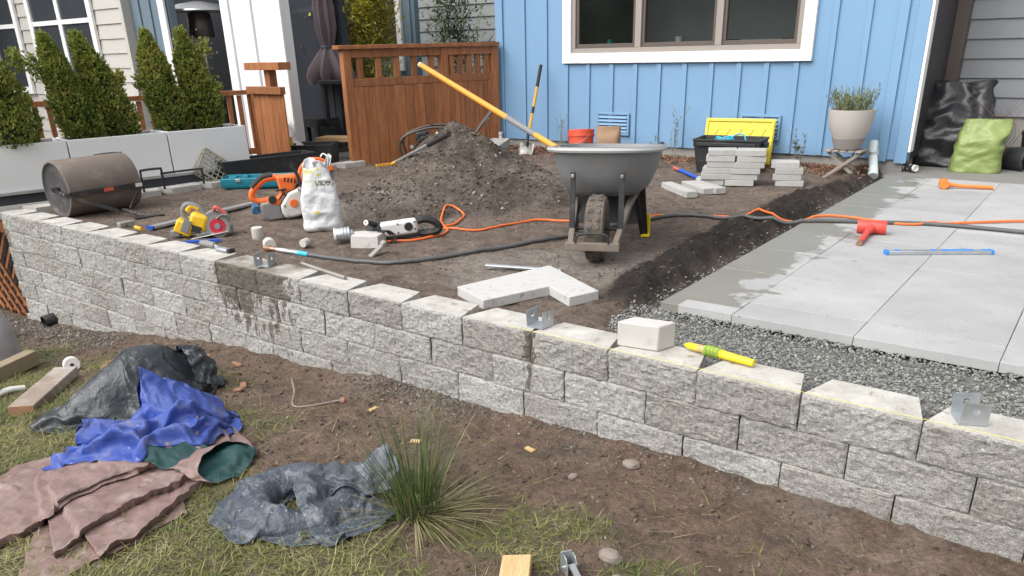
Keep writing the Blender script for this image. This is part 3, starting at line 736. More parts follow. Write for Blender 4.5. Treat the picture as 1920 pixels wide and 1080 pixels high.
for (x, z0) in ((-5.14, .2), (-3.33, .225)):
    v = hp('vent', bx(x, x+.42, Y0-.012, Y0-.0005, z0, z0+.235), 'bluepaint')
    for (a, c_, d, e) in ((x-.012, x+.432, z0-.012, z0+.014), (x-.012, x+.432, z0+.221, z0+.247), (x-.012, x+.014, z0+.0145, z0+.2205), (x+.406, x+.432, z0+.0145, z0+.2205)):
        part(v, 'frame', bx(a, c_, Y0-.03, Y0-.013, d, e), 'bluepaint', bevel=.003)
    part(v, 'mesh_screen', bx(x+.02, x+.4, Y0-.0145, Y0-.0125, z0+.02, z0+.215), 'charcoalandshade')
    for k in range(5):
        b = mb(); b.box((x+.21, Y0-.024, z0+.035+k*.04), (.385, .004, .034), rot=(R(-38), 0, 0)); part(v, 'slat', b, 'bluepaint')
# taupe door post and grey siding wall in the passage
G = thing('house', 'grey lap-sided house wall on a concrete foundation beyond the bagged things', 'house', (.6, 10, -.06))
gl_ = lambda name, b, mat, **k: (lambda o: (setattr(o, 'location', (-.6, -10, .06)), o)[1])(part(G, name, b, mat, **k))
for k in range(12):
    z = .40+.19*k; b = mb(); zz = z+.198
    b.add([(-1.5,9.972,z),(2.6,9.972,z),(2.6,9.994,zz),(-1.5,9.994,zz),(-1.5,10.02,z),(2.6,10.02,z),(2.6,10.02,zz),(-1.5,10.02,zz)], [(0,1,2,3),(0,4,5,1),(3,2,6,7),(0,3,7,4),(1,5,6,2),(4,7,6,5)])
    gl_('siding_board', b, 'greysiding')
gl_('foundation', bx(-1.5, 2.6, 10.0, 10.3, -.3, .398), 'concfound')
gl_('wall', bx(-1.5, 2.6, 10.03, 10.3, .4, 2.9), 'greysiding')
b = bx(-1.68, -1.497, 9.80, 9.95, -.06, 2.9)
o = single('door_post', 'taupe wooden door post beside the grey lap siding', 'post', b, 'brownpaint', bevel=.006)
b = mb()
# ================================================================== neighbour's house
Yn = 6.0
N = thing('house', 'neighbouring beige and slate house with white-trimmed windows behind the shrubs', 'house', (-12, 6, -.1))
def np_(name, b, mat, parent=None, **k):
    o = part(parent or N, name, b, mat, **k)
    if parent is None: o.location = (12, -6, .1)
    return o
np_('wall', bx(-18, -10.98, Yn+.03, Yn+.2, -.1, 3.2), 'beigesiding')
for k in range(17):
    z = -.05+.186*k; zz = z+.192; b = mb(); x0, x1 = -18, -10.985
    b.add([(x0,Yn-.004,z),(x1,Yn-.004,z),(x1,Yn+.015,zz),(x0,Yn+.015,zz),(x0,Yn+.03,z),(x1,Yn+.03,z),(x1,Yn+.03,zz),(x0,Yn+.03,zz)], [(0,1,2,3),(0,4,5,1),(3,2,6,7),(0,3,7,4),(1,5,6,2),(4,7,6,5)])
    np_('siding_board', b, 'beigesiding')
np_('corner_board', bx(-10.98, -10.9, Yn-.02, Yn+.2, -.1, 3.2), 'beigesiding')
for (x0, x1) in ((-13.62, -11.68), (-16.0, -14.02)):
    wv = np_('window', bx(x0, x1, Yn-.05, Yn-.006, .70, .80), 'whitepaint')
    for q in ((x0, x0+.11, .801, 2.6), (x1-.11, x1, .801, 2.6)): part(wv, 'trim', bx(q[0], q[1], Yn-.045, Yn-.006, q[2], q[3]), 'whitepaint')
    part(wv, 'trim', bx(x0, x1, Yn-.05, Yn-.006, 2.601, 2.75), 'whitepaint')
    xm = (x0+x1)/2
    part(wv, 'muntin', bx(xm-.05, xm+.05, Yn-.04, Yn-.02, .801, 2.6), 'whitepaint')
    for a, c_ in ((x0+.111, xm-.051), (xm+.051, x1-.111)):
        part(wv, 'muntin', bx(a, c_, Yn-.038, Yn-.02, 1.66, 1.72), 'whitepaint')
        for d, e in ((.801, 1.659), (1.721, 2.6)): part(wv, 'pane', bx(a, c_, Yn-.018, Yn-.008, d, e), 'darkglass')
# slate board and batten section, light trim, dark sliding door
np_('slate_wall', bx(-10.898, -10.0, Yn+.10, Yn+.2, -.1, 3.2), 'slatepaint')
for x in (-10.68, -10.42, -10.16): np_('batten', bx(x-.025, x+.025, Yn+.08, Yn+.0995, -.1, 3.2), 'slatepaint')
np_('door_trim', bx(-10.16, -10.02, Yn+.05, Yn+.0795, -.1, 3.2), 'whitepanel')
np_('porch_back', bx(-12.5, -8.6, 7.7, 7.8, -.1, 3.2), 'darkglass')
np_('door_frame', bx(-11.1, -11.0, 7.62, 7.695, -.1, 3.2), 'slatepaint')
np_('door_frame', bx(-10.35, -10.27, 7.62, 7.695, -.1, 3.2), 'slatepaint')
# white porch pier with panel boards
np_('pier', bx(-9.14, -8.02, 6.3, 6.42, -.1, 3.2), 'whitepanel')
np_('pier_trim', bx(-9.15, -9.0, 6.27, 6.298, -.1, 3.2), 'whitepaint', bevel=.004)
np_('pier_trim', bx(-8.64, -8.56, 6.27, 6.298, -.1, 3.2), 'whitepaint', bevel=.004)
np_('pier_trim', bx(-8.11, -8.01, 6.27, 6.298, -.1, 3.2), 'whitepaint', bevel=.004)
np_('pier_groove', bx(-8.655, -8.645, 6.285, 6.2985, -.1, 3.2), 'plinthgrey')
# rear wing of the neighbour, behind the cedar fence
np_('rear_wall', bx(-13.5, -8.95, 9.5, 9.6, -.1, 3.2), 'slatepaint')
for x in (-11.35, -11.0, -10.6, -9.05): np_('batten', bx(x-.025, x+.025, 9.478, 9.4995, -.1, 3.2), 'slatepaint')
dv = np_('door', bx(-12.12, -11.52, 9.44, 9.497, .15, 3.1), 'whitepanel')
part(dv, 'frame', bx(-12.05, -11.60, 9.42, 9.438, .24, 3.1), 'taupe'); part(dv, 'pane', bx(-12.0, -11.75, 9.41, 9.418, .3, 3.1), 'darkglass')
wv = np_('window', bx(-10.45, -9.32, 9.46, 9.499, 1.35, 2.9), 'darkframe')
for a in (-10.40, -9.86): part(wv, 'pane', bx(a, a+.5, 9.448, 9.458, 1.72, 2.85), 'darkglass')
part(wv, 'pane', bx(-10.40, -9.36, 9.448, 9.458, 1.40, 1.67), 'darkglass')
np_('window_trim', bx(-9.31, -9.21, 9.45, 9.499, .9, 3.0), 'whitepaint')
np_('porch_slab', bx(-18, -7.98, 5.2, 9.5, -.45, -.1), 'concfound')
# pale lap-sided house seen between the two houses
P_ = thing('house', 'pale grey-green lap-sided house glimpsed between the two nearer houses', 'house', (-9.5, 11.5, -.1))
for k in range(16):
    z = -.1+.2*k; zz = z+.207; b = mb(); x0, x1 = -3.2, 3.6
    b.add([(x0,-.03,z+.1),(x1,-.03,z+.1),(x1,-.008,zz+.1),(x0,-.008,zz+.1),(x0,.03,z+.1),(x1,.03,z+.1),(x1,.03,zz+.1),(x0,.03,zz+.1)], [(0,1,2,3),(0,4,5,1),(3,2,6,7),(0,3,7,4),(1,5,6,2),(4,7,6,5)])
    part(P_, 'siding_board', b, 'palesiding')
b = mb(); b.box((.2, .1, 1.6), (6.8, .13, 3.2)); part(P_, 'wall', b, 'palesiding')
b = mb(); b.box((-12.8, 4.1, -.55), (9.6, 2.2, .7)); b.box((-9.0, 7.4, -.4), (2.6, 4.2, .64)); b.box((-2.9, 10.2, -.45), (12.4, 3.1, .6)); b.box((1.0, 9.35, -.36), (5, 1.0, .58))
struct('side_yard', b, 'bedsand')
# ================================================================== cedar fence
F0 = np.array((-7.27, 6.46)); F1 = np.array((-6.64, 8.52)); fd = F1-F0; fl = float(np.linalg.norm(fd)); fa = math.atan2(fd[1], fd[0])
FE = thing('fence', 'orange-brown cedar fence with open balusters below its cap rail', 'fence', (F0[0], F0[1], -.08), fa)
def fb(name, x0, x1, y0, y1, z0, z1, bev=.004):
    b = mb(); b.box((0, 0, 0), (x1-x0, y1-y0, z1-z0)); o = part(FE, name, b, 'cedar', bevel=bev); o.location = ((x0+x1)/2, (y0+y1)/2, (z0+z1)/2); return o
fb('post', 0, .10, -.05, .05, 0, 1.30)
fb('post', 1.30, 1.40, -.05, .05, 0, 1.30)
fb('post', fl-.1, fl, -.05, .05, 0, 1.30)
fb('cap_rail', -.06, fl, -.085, .085, 1.302, 1.345)
for a, c_ in ((.101, 1.299), (1.401, fl-.101)):
    fb('top_rail', a, c_, -.04, .03, 1.21, 1.30); fb('mid_rail', a, c_, -.045, .045, .90, .985); fb('bottom_rail', a, c_, -.02, .04, .03, .12)
    nbr = 5
    for k in range(nbr):
        x = a+(c_-a)*(k+.5)/nbr; fb('baluster', x-.035, x+.035, -.022, .022, .986, 1.209)
    nb_ = 9
    for k in range(nb_):
        w = (c_-a)/nb_; fb('board', a+w*k+.002, a+w*(k+1)-.002, -.042+.004*(k%2), -.022+.004*(k%2), .02, .899, .002)
# short cedar screen of the same build beside the planters
PS = thing('fence', 'narrow cedar screen with a short post between two caps beside the planters', 'fence', (-7.75, 5.78, -.08), R(-4))
def pb(name, x0, x1, y0, y1, z0, z1):
    b = mb(); b.box((0, 0, 0), (x1-x0, y1-y0, z1-z0)); o = part(PS, name, b, 'cedar', bevel=.004); o.location = ((x0+x1)/2, (y0+y1)/2, (z0+z1)/2); return o
for k in range(5): pb('board', -.30+.12*k, -.183+.12*k, -.03+.003*(k%2), -.008+.003*(k%2), 0, .86)
pb('post', -.05, .05, -.007, .09, 0, 1.11)
pb('cap', -.35, .33, -.075, -.008, .862, .94); pb('cap', -.35, .33, -.06, .10, 1.112, 1.19)
# ================================================================== white planters with a dark plinth
PA = np.array((-8.09, 2.2)); pd = np.array((.215, .977)); pa = math.atan2(pd[1], pd[0])
for i, (y0, y1) in enumerate(((2.2, 3.50), (3.50, 4.39), (4.39, 5.19))):
    p0 = PA+pd*(y0-2.2)/.977; L = (y1-y0)/.977-.012
    t = thing('planter_box', ['white rectangular planter box with a single full shrub','white rectangular planter box with two leaning shrubs','white rectangular planter box with two upright shrubs beside the cedar screen'][i], 'planter', (p0[0], p0[1], .085), pa, 'white planter boxes along the terrace')
    W_ = .44; Hh = .42
    b = mb(); b.box((L/2, .012, Hh/2), (L, .024, Hh)); b.box((L/2, W_-.012, Hh/2), (L, .024, Hh)); b.box((.012, W_/2, Hh/2), (.024, W_-.05, Hh)); b.box((L-.012, W_/2, Hh/2), (.024, W_-.05, Hh)); b.box((L/2, W_/2, .02), (L-.05, W_-.05, .03))
    part(t, 'box', b, 'whitepanel', bevel=.004)
    b = mb(); b.box((L/2, W_/2, Hh-.045), (L-.05, W_-.05, .02)); part(t, 'potting_soil', b, 'pilesoil')
    b = mb(); b.box((L/2, W_/2+.01, -.05), (L+.011, W_-.03, .1)); part(t, 'plinth', b, 'plinthgrey')
    b = mb(); b.box((L/2, .0, .004), (L+.011, .05, .03)); part(t, 'base_rail', b, 'alu', bevel=.003)
# lattice skirt of the neighbour's deck at the end of the wall
LT = thing('deck_skirt', 'brown wooden lattice skirt at the far end of the block wall', 'lattice', (-8.8, 2.83, -1.05))
for s in (-1, 1):
    for k in range(10):
        b = mb(); x = -.5+k*.17; b.bar((x, .01*s, 0), (x+s*.8, .01*s, .8), .035, .008, up=(0, 1, 0)); part(LT, 'slat', b, 'cedar')
b = mb(); b.box((.3, .0, .86), (2.0, .06, .09)); part(LT, 'rail', b, 'cedar')
b = mb(); b.box((.3, .06, .42), (2.0, .02, .84)); part(LT, 'backing', b, 'charcoalandshade')
# deck railing seen between the shrubs
DR = thing('deck_railing', 'cedar deck railing with upright balusters behind the planter shrubs', 'railing', (-9.1, 3.2, -.1), R(78))
b = mb(); b.box((1.3, 0, .88), (3.4, .09, .05)); part(DR, 'hand_rail', b, 'cedar'); b = mb(); b.box((1.3, 0, .2), (3.4, .05, .07)); part(DR, 'bottom_rail', b, 'cedar')
for k in range(26): b = mb(); b.box((0, 0, 0), (.045, .04, .61)); o = part(DR, 'baluster', b, 'cedar'); o.location = (-.3+k*.128, 0, .545)
for k in range(3): b = mb(); b.box((0, 0, 0), (.09, .09, .95)); o = part(DR, 'post', b, 'cedar'); o.location = (-.35+k*1.65, .0, .385)

# ================================================================== planting
rndmat('thuja', [(0, (.022,.04,.012)), (.28, (.07,.115,.025)), (.5, (.16,.22,.04)), (.78, (.32,.35,.07)), (1, (.40,.35,.10))], .6, 0, trans=.18)
plain('bark', (.09,.062,.042), .9, .3, 20, .5, 60)
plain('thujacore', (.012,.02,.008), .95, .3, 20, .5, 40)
def spray(b, P, D, S, r, cols):                      # fans of scale-leaf fronds
    n = len(P); up = np.array((0, 0, 1.)); V = []; k = 9
    D = D/np.linalg.norm(D, axis=1)[:, None]
    Sx = np.cross(D, r.normal(0, 1, (n, 3))); Sx /= np.linalg.norm(Sx, axis=1)[:, None]
    pts = [(0,0),(-.28,.42),(-.10,.45),(-.16,.85),(0,.62),(.05,1.0),(.14,.55),(.34,.62),(.2,.3)]
    N = np.cross(D, Sx)
    for i, (u, v) in enumerate(pts): V.append(P+Sx*(u*S)[:, None]+D*(v*S)[:, None]+N*(S*.18*math.sin(i*2.1))[:, None])
    V = np.stack(V, 1)
    F = (np.array([[0,1,2],[0,2,4],[2,3,4],[4,5,6],[0,4,6],[0,6,8],[6,7,8]])[None]+(np.arange(n)*k)[:, None, None]+b.n).reshape(-1, 3)
    b.v.append(V.reshape(-1, 3)); b.n += n*k; b.f += F.tolist(); b.m += [0]*len(F); b.c += np.repeat(cols, 7).tolist()
def thuja(label, base, top, w, seed, lobes):
    r = np.random.RandomState(seed); base = np.array(base, float); top = np.array(top, float); Hh = np.linalg.norm(top-base)
    t = thing('arborvitae_shrub', label, 'shrub', base, 0, 'arborvitae shrubs in the white planters')
    ax = top-base
    b = mb(); b.tube([(0,0,-.03), ax*.3, ax*.7, ax*.95], [.022,.018,.012,.004], 7); part(t, 'trunk', b, 'bark')
    def rad(v): return w/2*np.clip(np.minimum(.7+1.6*v, 1)*(1-v**2.1)**.8, .04, 1)
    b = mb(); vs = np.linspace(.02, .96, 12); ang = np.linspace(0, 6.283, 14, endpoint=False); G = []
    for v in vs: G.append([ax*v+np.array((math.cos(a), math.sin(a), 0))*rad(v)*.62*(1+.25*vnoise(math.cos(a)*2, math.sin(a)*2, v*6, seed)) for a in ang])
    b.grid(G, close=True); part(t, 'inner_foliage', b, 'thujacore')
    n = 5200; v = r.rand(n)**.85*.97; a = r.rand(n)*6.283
    lump = 1+.55*fbm(np.cos(a)*1.8, np.sin(a)*1.8, v*6, 3, seed)+.0
    q = rad(v)*lump*(.62+.42*r.rand(n)**.5)
    P = ax[None]*v[:, None]+np.stack([np.cos(a)*q, np.sin(a)*q, r.normal(0, .015, n)], 1)
    for (lv, la, lr) in lobes:                       # side branches that stick out
        m = 160; c = ax*lv+np.array((math.cos(la), math.sin(la), .25))*(w/2*.95)
        P = np.vstack([P, c+r.normal(0, 1, (m, 3))*np.array((lr, lr, lr*1.5))*.6]); v = np.concatenate([v, np.full(m, lv)]); a = np.concatenate([a, np.full(m, la)])
    n = len(P)
    D = np.stack([np.cos(a)*.8, np.sin(a)*.8, np.full(n, 1.0)], 1)+r.normal(0, .45, (n, 3))
    depth = 0
    cl = np.clip(.58+.28*fbm(P[:,0]*7, P[:,1]*7, P[:,2]*7, 3, seed+5)+r.normal(0, .16, n)+.12*v, 0, 1)
    b = mb(); spray(b, P, D, r.uniform(.026, .056, n), r, cl); part(t, 'crown', b, 'thuja', smooth=False)
    return t
thuja('full broad arborvitae shrub alone in the first white planter', (-8.02,3.15,.47), (-8.08,3.08,1.36), .44, 1, [(.75,1.2,.05)])
thuja('arborvitae shrub with a ragged side branch leaning toward the beige house', (-7.98,3.78,.47), (-8.05,3.60,1.42), .35, 2, [(.66,-2.0,.06),(.3,-1.5,.05)])
thuja('dark arborvitae shrub leaning strongly behind the other leaning one', (-7.95,4.14,.47), (-8.08,3.90,1.44), .36, 3, [(.5,1.0,.04)])
thuja('pointed arborvitae shrub beside the slate siding in the last white planter', (-7.86,4.62,.47), (-7.92,4.52,1.44), .37, 4, [(.45,-1.8,.05)])
thuja('taller rounded arborvitae shrub in front of the patio heater', (-7.78,4.97,.47), (-7.85,4.86,1.46), .37, 5, [(.75,1.4,.06),(.35,1.2,.05)])
rndmat('bambooyellow', [(0, (.30,.29,.04)), (.5, (.62,.56,.08)), (1, (.78,.72,.22))], .5, 0, trans=.45)
rndmat('bamboogreen', [(0, (.04,.06,.03)), (.5, (.10,.14,.06)), (1, (.26,.28,.15))], .5, 0, trans=.25)
plain('culm', (.30,.30,.10), .5, .2, 12, 0)
def bamboo(label, base, w, h, n, mat, seed, culms=9, z0=.5):
    r = np.random.RandomState(seed); t = thing('bamboo_plant', label, 'bamboo', base)
    P = []; D = []
    for i in range(culms):
        x, y = r.normal(0, w*.25), r.normal(0, .12); tx, ty = x*1.5+r.normal(0, .12), y+r.normal(0, .15)
        pts = crom([(x, y, 0), ((x+tx)/2, (y+ty)/2, h*.55), (tx, ty, h*r.uniform(.85, 1.05))], 9)
        b = mb(); b.tube(pts, np.linspace(.011, .003, 9), 6); part(t, 'culm', b, 'culm')
        m = n//culms; k = r.uniform(z0/h, 1, m); idx = k*8; i0 = np.minimum(idx.astype(int), 7); f = (idx-i0)[:, None]
        P.append(pts[i0]*(1-f)+pts[i0+1]*f+r.normal(0, .09, (m, 3))); 
    P = np.vstack(P); n = len(P); a = r.rand(n)*6.283
    b = mb(); blades(b, n, P[:,0], P[:,1], P[:,2], r.uniform(.09, .17, n), r.uniform(.018, .032, n), 1.2, seed, np.clip(r.normal(.5, .25, n), 0, 1), 3, .45, a); part(t, 'leaves', b, mat, smooth=False)
bamboo('yellow-leaved bamboo standing behind the cedar fence', (-8.9, 8.3, -.1), .85, 2.3, 7000, 'bambooyellow', 11, 16, .7)
bamboo('loose green bamboo between the cedar fence and the pale house', (-8.1, 9.3, -.1), .75, 2.2, 2000, 'bamboogreen', 12, 12, .8)
# ================================================================== things on the neighbour's porch
hx, hy = -10.25, 6.68
t = thing('patio_heater', 'tall patio heater with a wide dome reflector in the dark porch', 'heater', (hx, hy, -.1))
plain('bronze', (.09,.075,.07), .4, .15, 9, .05, metal=.7); plain('steel', (.55,.55,.55), .3, .1, 9, .05, metal=.9)
b = mb(); b.lathe([(.44,1.84),(.43,1.86),(.25,1.93),(.06,1.965),(0,1.97)], 28); b.lathe([(.44,1.838),(.2,1.88),(0,1.9)], 28); part(t, 'reflector', b, 'steel')
b = mb(); b.lathe([(.16,1.52),(.17,1.56),(.15,1.80),(.12,1.84)], 20, cap=(True, True)); part(t, 'burner_guard', b, 'bronze')
b = mb(); b.lathe([(.09,1.38),(.1,1.42),(.1,1.52)], 16, cap=(True, True)); part(t, 'burner', b, 'steel')
b = mb(); b.lathe([(.03,.7),(.03,1.4)], 12); part(t, 'pole', b, 'steel')
b = mb(); b.lathe([(.24,0),(.24,.06),(.18,.1),(.18,.7),(.14,.76),(0,.78)], 24, cap=(True, False)); part(t, 'tank_housing', b, 'bronze')
plain('mauve', (.135,.105,.115), .85, .12, 12, .3, 90)
t = thing('umbrella', 'closed mauve patio umbrella tied at its waist behind the fence post', 'umbrella', (-8.79, 7.6, -.1))
G = []
for z, r_, am in ((.92,.24,.35),(1.0,.27,.30),(1.1,.25,.25),(1.24,.17,.2),(1.36,.085,.12),(1.42,.10,.15),(1.6,.13,.22),(1.85,.13,.2),(1.95,.115,.15),(1.98,.14,.15),(2.2,.08,.1),(2.35,.02,0)):
    G.append([(r_*(1+am*math.cos(8*a+z*2))*math.cos(a), r_*(1+am*math.cos(8*a+z*2))*math.sin(a), z+.03*math.sin(8*a)*(z < 1.0)) for a in np.linspace(0, 2*math.pi, 48, endpoint=False)])
b = mb(); b.grid(G, close=True); part(t, 'canopy', b, 'mauve')
b = mb(); b.lathe([(.11,1.355),(.10,1.38)], 16); part(t, 'tie_strap', b, 'charcoalandshade')
b = mb(); b.lathe([(.02,.05),(.02,2.4)], 10); part(t, 'pole', b, 'darkframe'); b = mb(); b.lathe([(.25,0),(.25,.05),(.05,.08)], 20, cap=(True, True)); part(t, 'base', b, 'darkframe')
t = thing('bar_table', 'tall black table under the closed umbrella', 'table', (-8.42, 7.55, -.1))
b = mb(); b.box((0,0,.93), (.55,.55,.05)); part(t, 'tabletop', b, 'blackmetal', bevel=.005)
for sx in (-.22, .22):
    for sy in (-.22, .22): b = mb(); b.box((sx, sy, .452), (.06,.06,.904)); part(t, 'leg', b, 'blackmetal')
b = mb()
for k in range(14): b.box((.02*k-.1, .01*k-.1, .972), (.05,.035,.012), rot=k)
t = thing('side_table', 'low black metal table beside the white porch pier', 'table', (-9.0, 7.35, -.1))
b = mb(); b.box((0,0,.42), (.7,.4,.10)); part(t, 'tabletop', b, 'blackmetal')
for sx in (-.31, .31):
    for sy in (-.17, .17): b = mb(); b.box((sx, sy, .185), (.055,.055,.369)); part(t, 'leg', b, 'blackmetal')
t = thing('bench', 'low raw-wood bench behind the end post of the fence', 'bench', (-7.95, 7.0, -.1), R(20))
b = mb(); b.box((0,0,.27), (.7,.28,.05)); part(t, 'seat', b, 'rawwood')
for sx in (-.3, .3): b = mb(); b.box((sx, 0, .122), (.05,.24,.243)); part(t, 'leg', b, 'rawwood')
def tub(name, label, cat, c, w, d, h, rz, mat, wall=.02, taper=.93, group=None, corners=.03):
    t = thing(name, label, cat, c, rz, group)
    b = mb(); o_ = lambda s, z: [(-w/2*s, -d/2*s, z), (w/2*s, -d/2*s, z), (w/2*s, d/2*s, z), (-w/2*s, d/2*s, z)]
    def ring(sx, sy, z): return [(-w/2*sx, -d/2*sy, z), (w/2*sx, -d/2*sy, z), (w/2*sx, d/2*sy, z), (-w/2*sx, d/2*sy, z)]
    iw, idp = (w-2*wall)/w, (d-2*wall)/d
    rs = [ring(taper, taper, 0), ring(1, 1, h-.02), ring(1.02, 1.03, h-.02), ring(1.02, 1.03, h), ring(iw, idp, h), ring(iw*taper, idp*taper, .02)]
    b.grid(rs, close=True); b.f += [[3,2,1,0], [20,21,22,23]]; b.m += [0, 0]; b.c += [.5, .5]
    part(t, 'box', b, mat, bevel=.008); return t
tub('planter_trough', 'long low black trough planter on the block return', 'planter', (-7.37, 5.32, .002), 1.05, .30, .18, R(78), 'blackplastic')
tub('planter_pot', 'square black planter between the cedar fence and the plastic bags', 'planter', (-7.70, 6.28, -.1), .50, .40, .30, R(35), 'blackplastic')
def sack(b, w, d, h, seed, top=.5, n=40, m=30, wr=.02, square=3.0, lean=(0, 0), zoff=0, sag=.08, buck=.05):
    A = np.linspace(0, 2*math.pi, n, endpoint=False); G = []
    for v in np.linspace(0, 1, m):
        k = (1-(1-top)*ss(.35, 1, v))*(1+sag*math.sin(math.pi*min(1, v*1.6)))
        if v < .08: k *= .8+.2*math.sqrt(v/.08)
        c, s_ = np.cos(A), np.sin(A); q = (np.abs(c)**square+np.abs(s_)**square)**(-1/square)
        x = w/2*q*c*k; y = d/2*q*s_*k*(1-.55*ss(.6, 1, v)); z = np.full(n, h*v)
        nn = fbm(x*9, y*9, z*7, 4, seed)*wr+ridge(x*5+seed, y*5, z*10, 2, seed+3)*wr*.9
        x = x+c*nn+lean[0]*v*v; y = y+s_*nn+lean[1]*v*v; z = z+wr*.8*fbm(x*7, y*7, 3, 2, seed+9)*(v > .5)
        G.append(np.stack([x, y, z+zoff], 1))
    G = np.array(G); G = pbd2(G, 3, 1+buck, 1+buck*.25, 12, 0.0, lambda x, y: 0*x+.001, .15, True, .06, seed, .012); b.grid(G, close=True)
    b.f += [list(range(n-1, -1, -1)), [(m-1)*n+j for j in range(n)]]; b.m += [0, 0]; b.c += [.5, .5]
    return G
def plastic(name, col, rough=.3, dirt=.2, dcol=(.25,.22,.19), bs=14, bst=.5, trans=0, var=.2, ds=7):
    def f(k):
        t = NT(k); co = t.coord(); n1 = t.noise(co, 6, 5, .6); n2 = t.noise(co, bs, 4, .55, .6); n3 = t.noise(co, bs*4, 3, .6)
        v = t.n('ShaderNodeTexVoronoi', i_Scale=bs*.8, feature='SMOOTH_F1'); t.l(co, v.inputs['Vector'])
        c = t.mix(n1, sc(col, 1-var), sc(col, 1+var))
        d = t.ramp(t.noise(co, ds, 8, .72), [(.60-dirt*.25, 0), (.74-dirt*.2, 1)])
        c = t.mix(t.math('MULTIPLY', d, min(.9, .3+dirt)), c, dcol)
        t.bump(t.math('ADD', t.math('ADD', n2, t.math('MULTIPLY', v.outputs['Distance'], .7)), t.math('MULTIPLY', n3, .25)), bst, .02)
        t.set(Base_Color=c, Roughness=t.math('ADD', t.math('MULTIPLY', d, .35), rough))
        if trans: t.b.inputs['Transmission Weight'].default_value = 0
        return t.m
    SPEC[name] = f
plastic('clearbag', (.62,.58,.58), .25, .35, (.62,.36,.22), 18, .6)
plastic('yellowbag', (.60,.36,.04), .4, .2, (.4,.2,.08))
b = mb(); sack(b, .46, .3, .56, 21, .35, wr=.035, square=2.3); single('plastic_bag', 'crumpled translucent plastic bag beside the cedar screen', 'bag', b, 'clearbag', (-8.12, 6.15, -.1), R(35))
b = mb(); sack(b, .16, .1, .36, 22, .6, wr=.015, square=2.3); single('plastic_bag', 'narrow yellow plastic bag leaning on the square black planter', 'bag', b, 'yellowbag', (-7.86, 6.02, -.1), R(35))
# ================================================================== along the foot of the blue house
b = mb(); r = np.random.RandomState(31); n = 5200; x = r.uniform(-6.5, -1.85, n); y = 8.58-np.abs(r.normal(0, .24, n)); k = y > 7.9; x, y = x[k], y[k]
for i in range(len(x)):
    L = r.uniform(.012, .036); w = r.uniform(.005, .012); a = r.rand()*6.283; tz = r.uniform(-.3, .3); z = float(zterr(x[i], y[i]))+.008+r.rand()*.02
    dx, dy = math.cos(a)*L/2, math.sin(a)*L/2; ex, ey = -math.sin(a)*w/2, math.cos(a)*w/2
    b.add([(x[i]-dx-ex, y[i]-dy-ey, z-tz*L), (x[i]+dx-ex, y[i]+dy-ey, z+tz*L), (x[i]+dx+ex, y[i]+dy+ey, z+tz*L+.004), (x[i]-dx+ex, y[i]-dy+ey, z-tz*L+.004)], [(0,1,2,3)])
stuff('wood_mulch', 'reddish wood mulch along the foot of the blue house', 'mulch', b, 'mulch', smooth=False)
# potted rosemary on a folding stool
plain('stonepot', (.45,.42,.39), .8, .06, 5, .15, 90); plain('stonepotdark', (.27,.25,.235), .85, .08, 5, .2, 90)
plain('weatheredwood', (.27,.235,.205), .9, .2, 18, .35, 70)
px_, py_ = -2.09, 8.18
t = thing('plant_pot', 'round stone-coloured plant pot standing on a folding wooden stool', 'pot', (px_, py_, .215))
b = mb(); b.lathe([(.15,.105),(.175,.16),(.2,.26),(.212,.36),(.2,.362),(.185,.34),(.1,.33),(0,.335)], 40); part(t, 'bowl', b, 'stonepot')
b = mb(); b.lathe([(0,0),(.115,0),(.125,.02),(.153,.103),(.15,.106)], 40); part(t, 'base', b, 'stonepotdark')
rndmat('rosemary', [(0, (.05,.07,.03)), (.5, (.16,.19,.08)), (.85, (.30,.32,.17)), (1, (.40,.38,.26))], .6, 0, trans=.15)
t = thing('rosemary_plant', 'bushy rosemary with upright stems growing in the stone-coloured pot', 'plant', (px_, py_, .55))
r = np.random.RandomState(33)
P = []; D = []
for i in range(130):
    a = r.rand()*6.283; q = .17*math.sqrt(r.rand()); x0, y0 = q*math.cos(a), q*math.sin(a); h = r.uniform(.10, .23)*(1.15 if r.rand() < .15 else 1)
    pts = crom([(x0, y0, -.02), (x0*1.25+r.normal(0,.01), y0*1.25, h*.55), (x0*1.4+r.normal(0,.02), y0*1.4+r.normal(0,.02), h)], 6)
    b = mb(); m = 34; k = r.rand(m)*5; i0 = np.minimum(k.astype(int), 4); f = (k-i0)[:, None]; P.append(pts[i0]*(1-f)+pts[i0+1]*f)
    if i < 40: b.tube(pts, .0022, 4); part(t, 'stem', b, 'culm')
P = np.vstack(P); n = len(P); b = mb(); blades(b, n, P[:,0], P[:,1], P[:,2], r.uniform(.018, .036, n), np.full(n, .0055), .8, 34, np.clip(r.normal(.55, .25, n), 0, 1), 2, .2); part(t, 'leaves', b, 'rosemary', smooth=False)
t = thing('folding_stool', 'weathered folding wooden stool with crossed legs under the pot', 'stool', (px_, py_, -.06))
for sy in (-.11, .11):
    b = mb(); b.bar((-.16, sy, 0), (.15, sy, .245), .03, .022, up=(0,1,0)); part(t, 'leg', b, 'weatheredwood', bevel=.003)
    b = mb(); b.bar((.16, sy*.72, 0), (-.15, sy*.72, .245), .03, .022, up=(0,1,0)); part(t, 'leg', b, 'weatheredwood', bevel=.003)
for k in range(5): b = mb(); b.box((-.14+.07*k, 0, .26), (.055, .30, .016)); part(t, 'seat_slat', b, 'weatheredwood', bevel=.003)
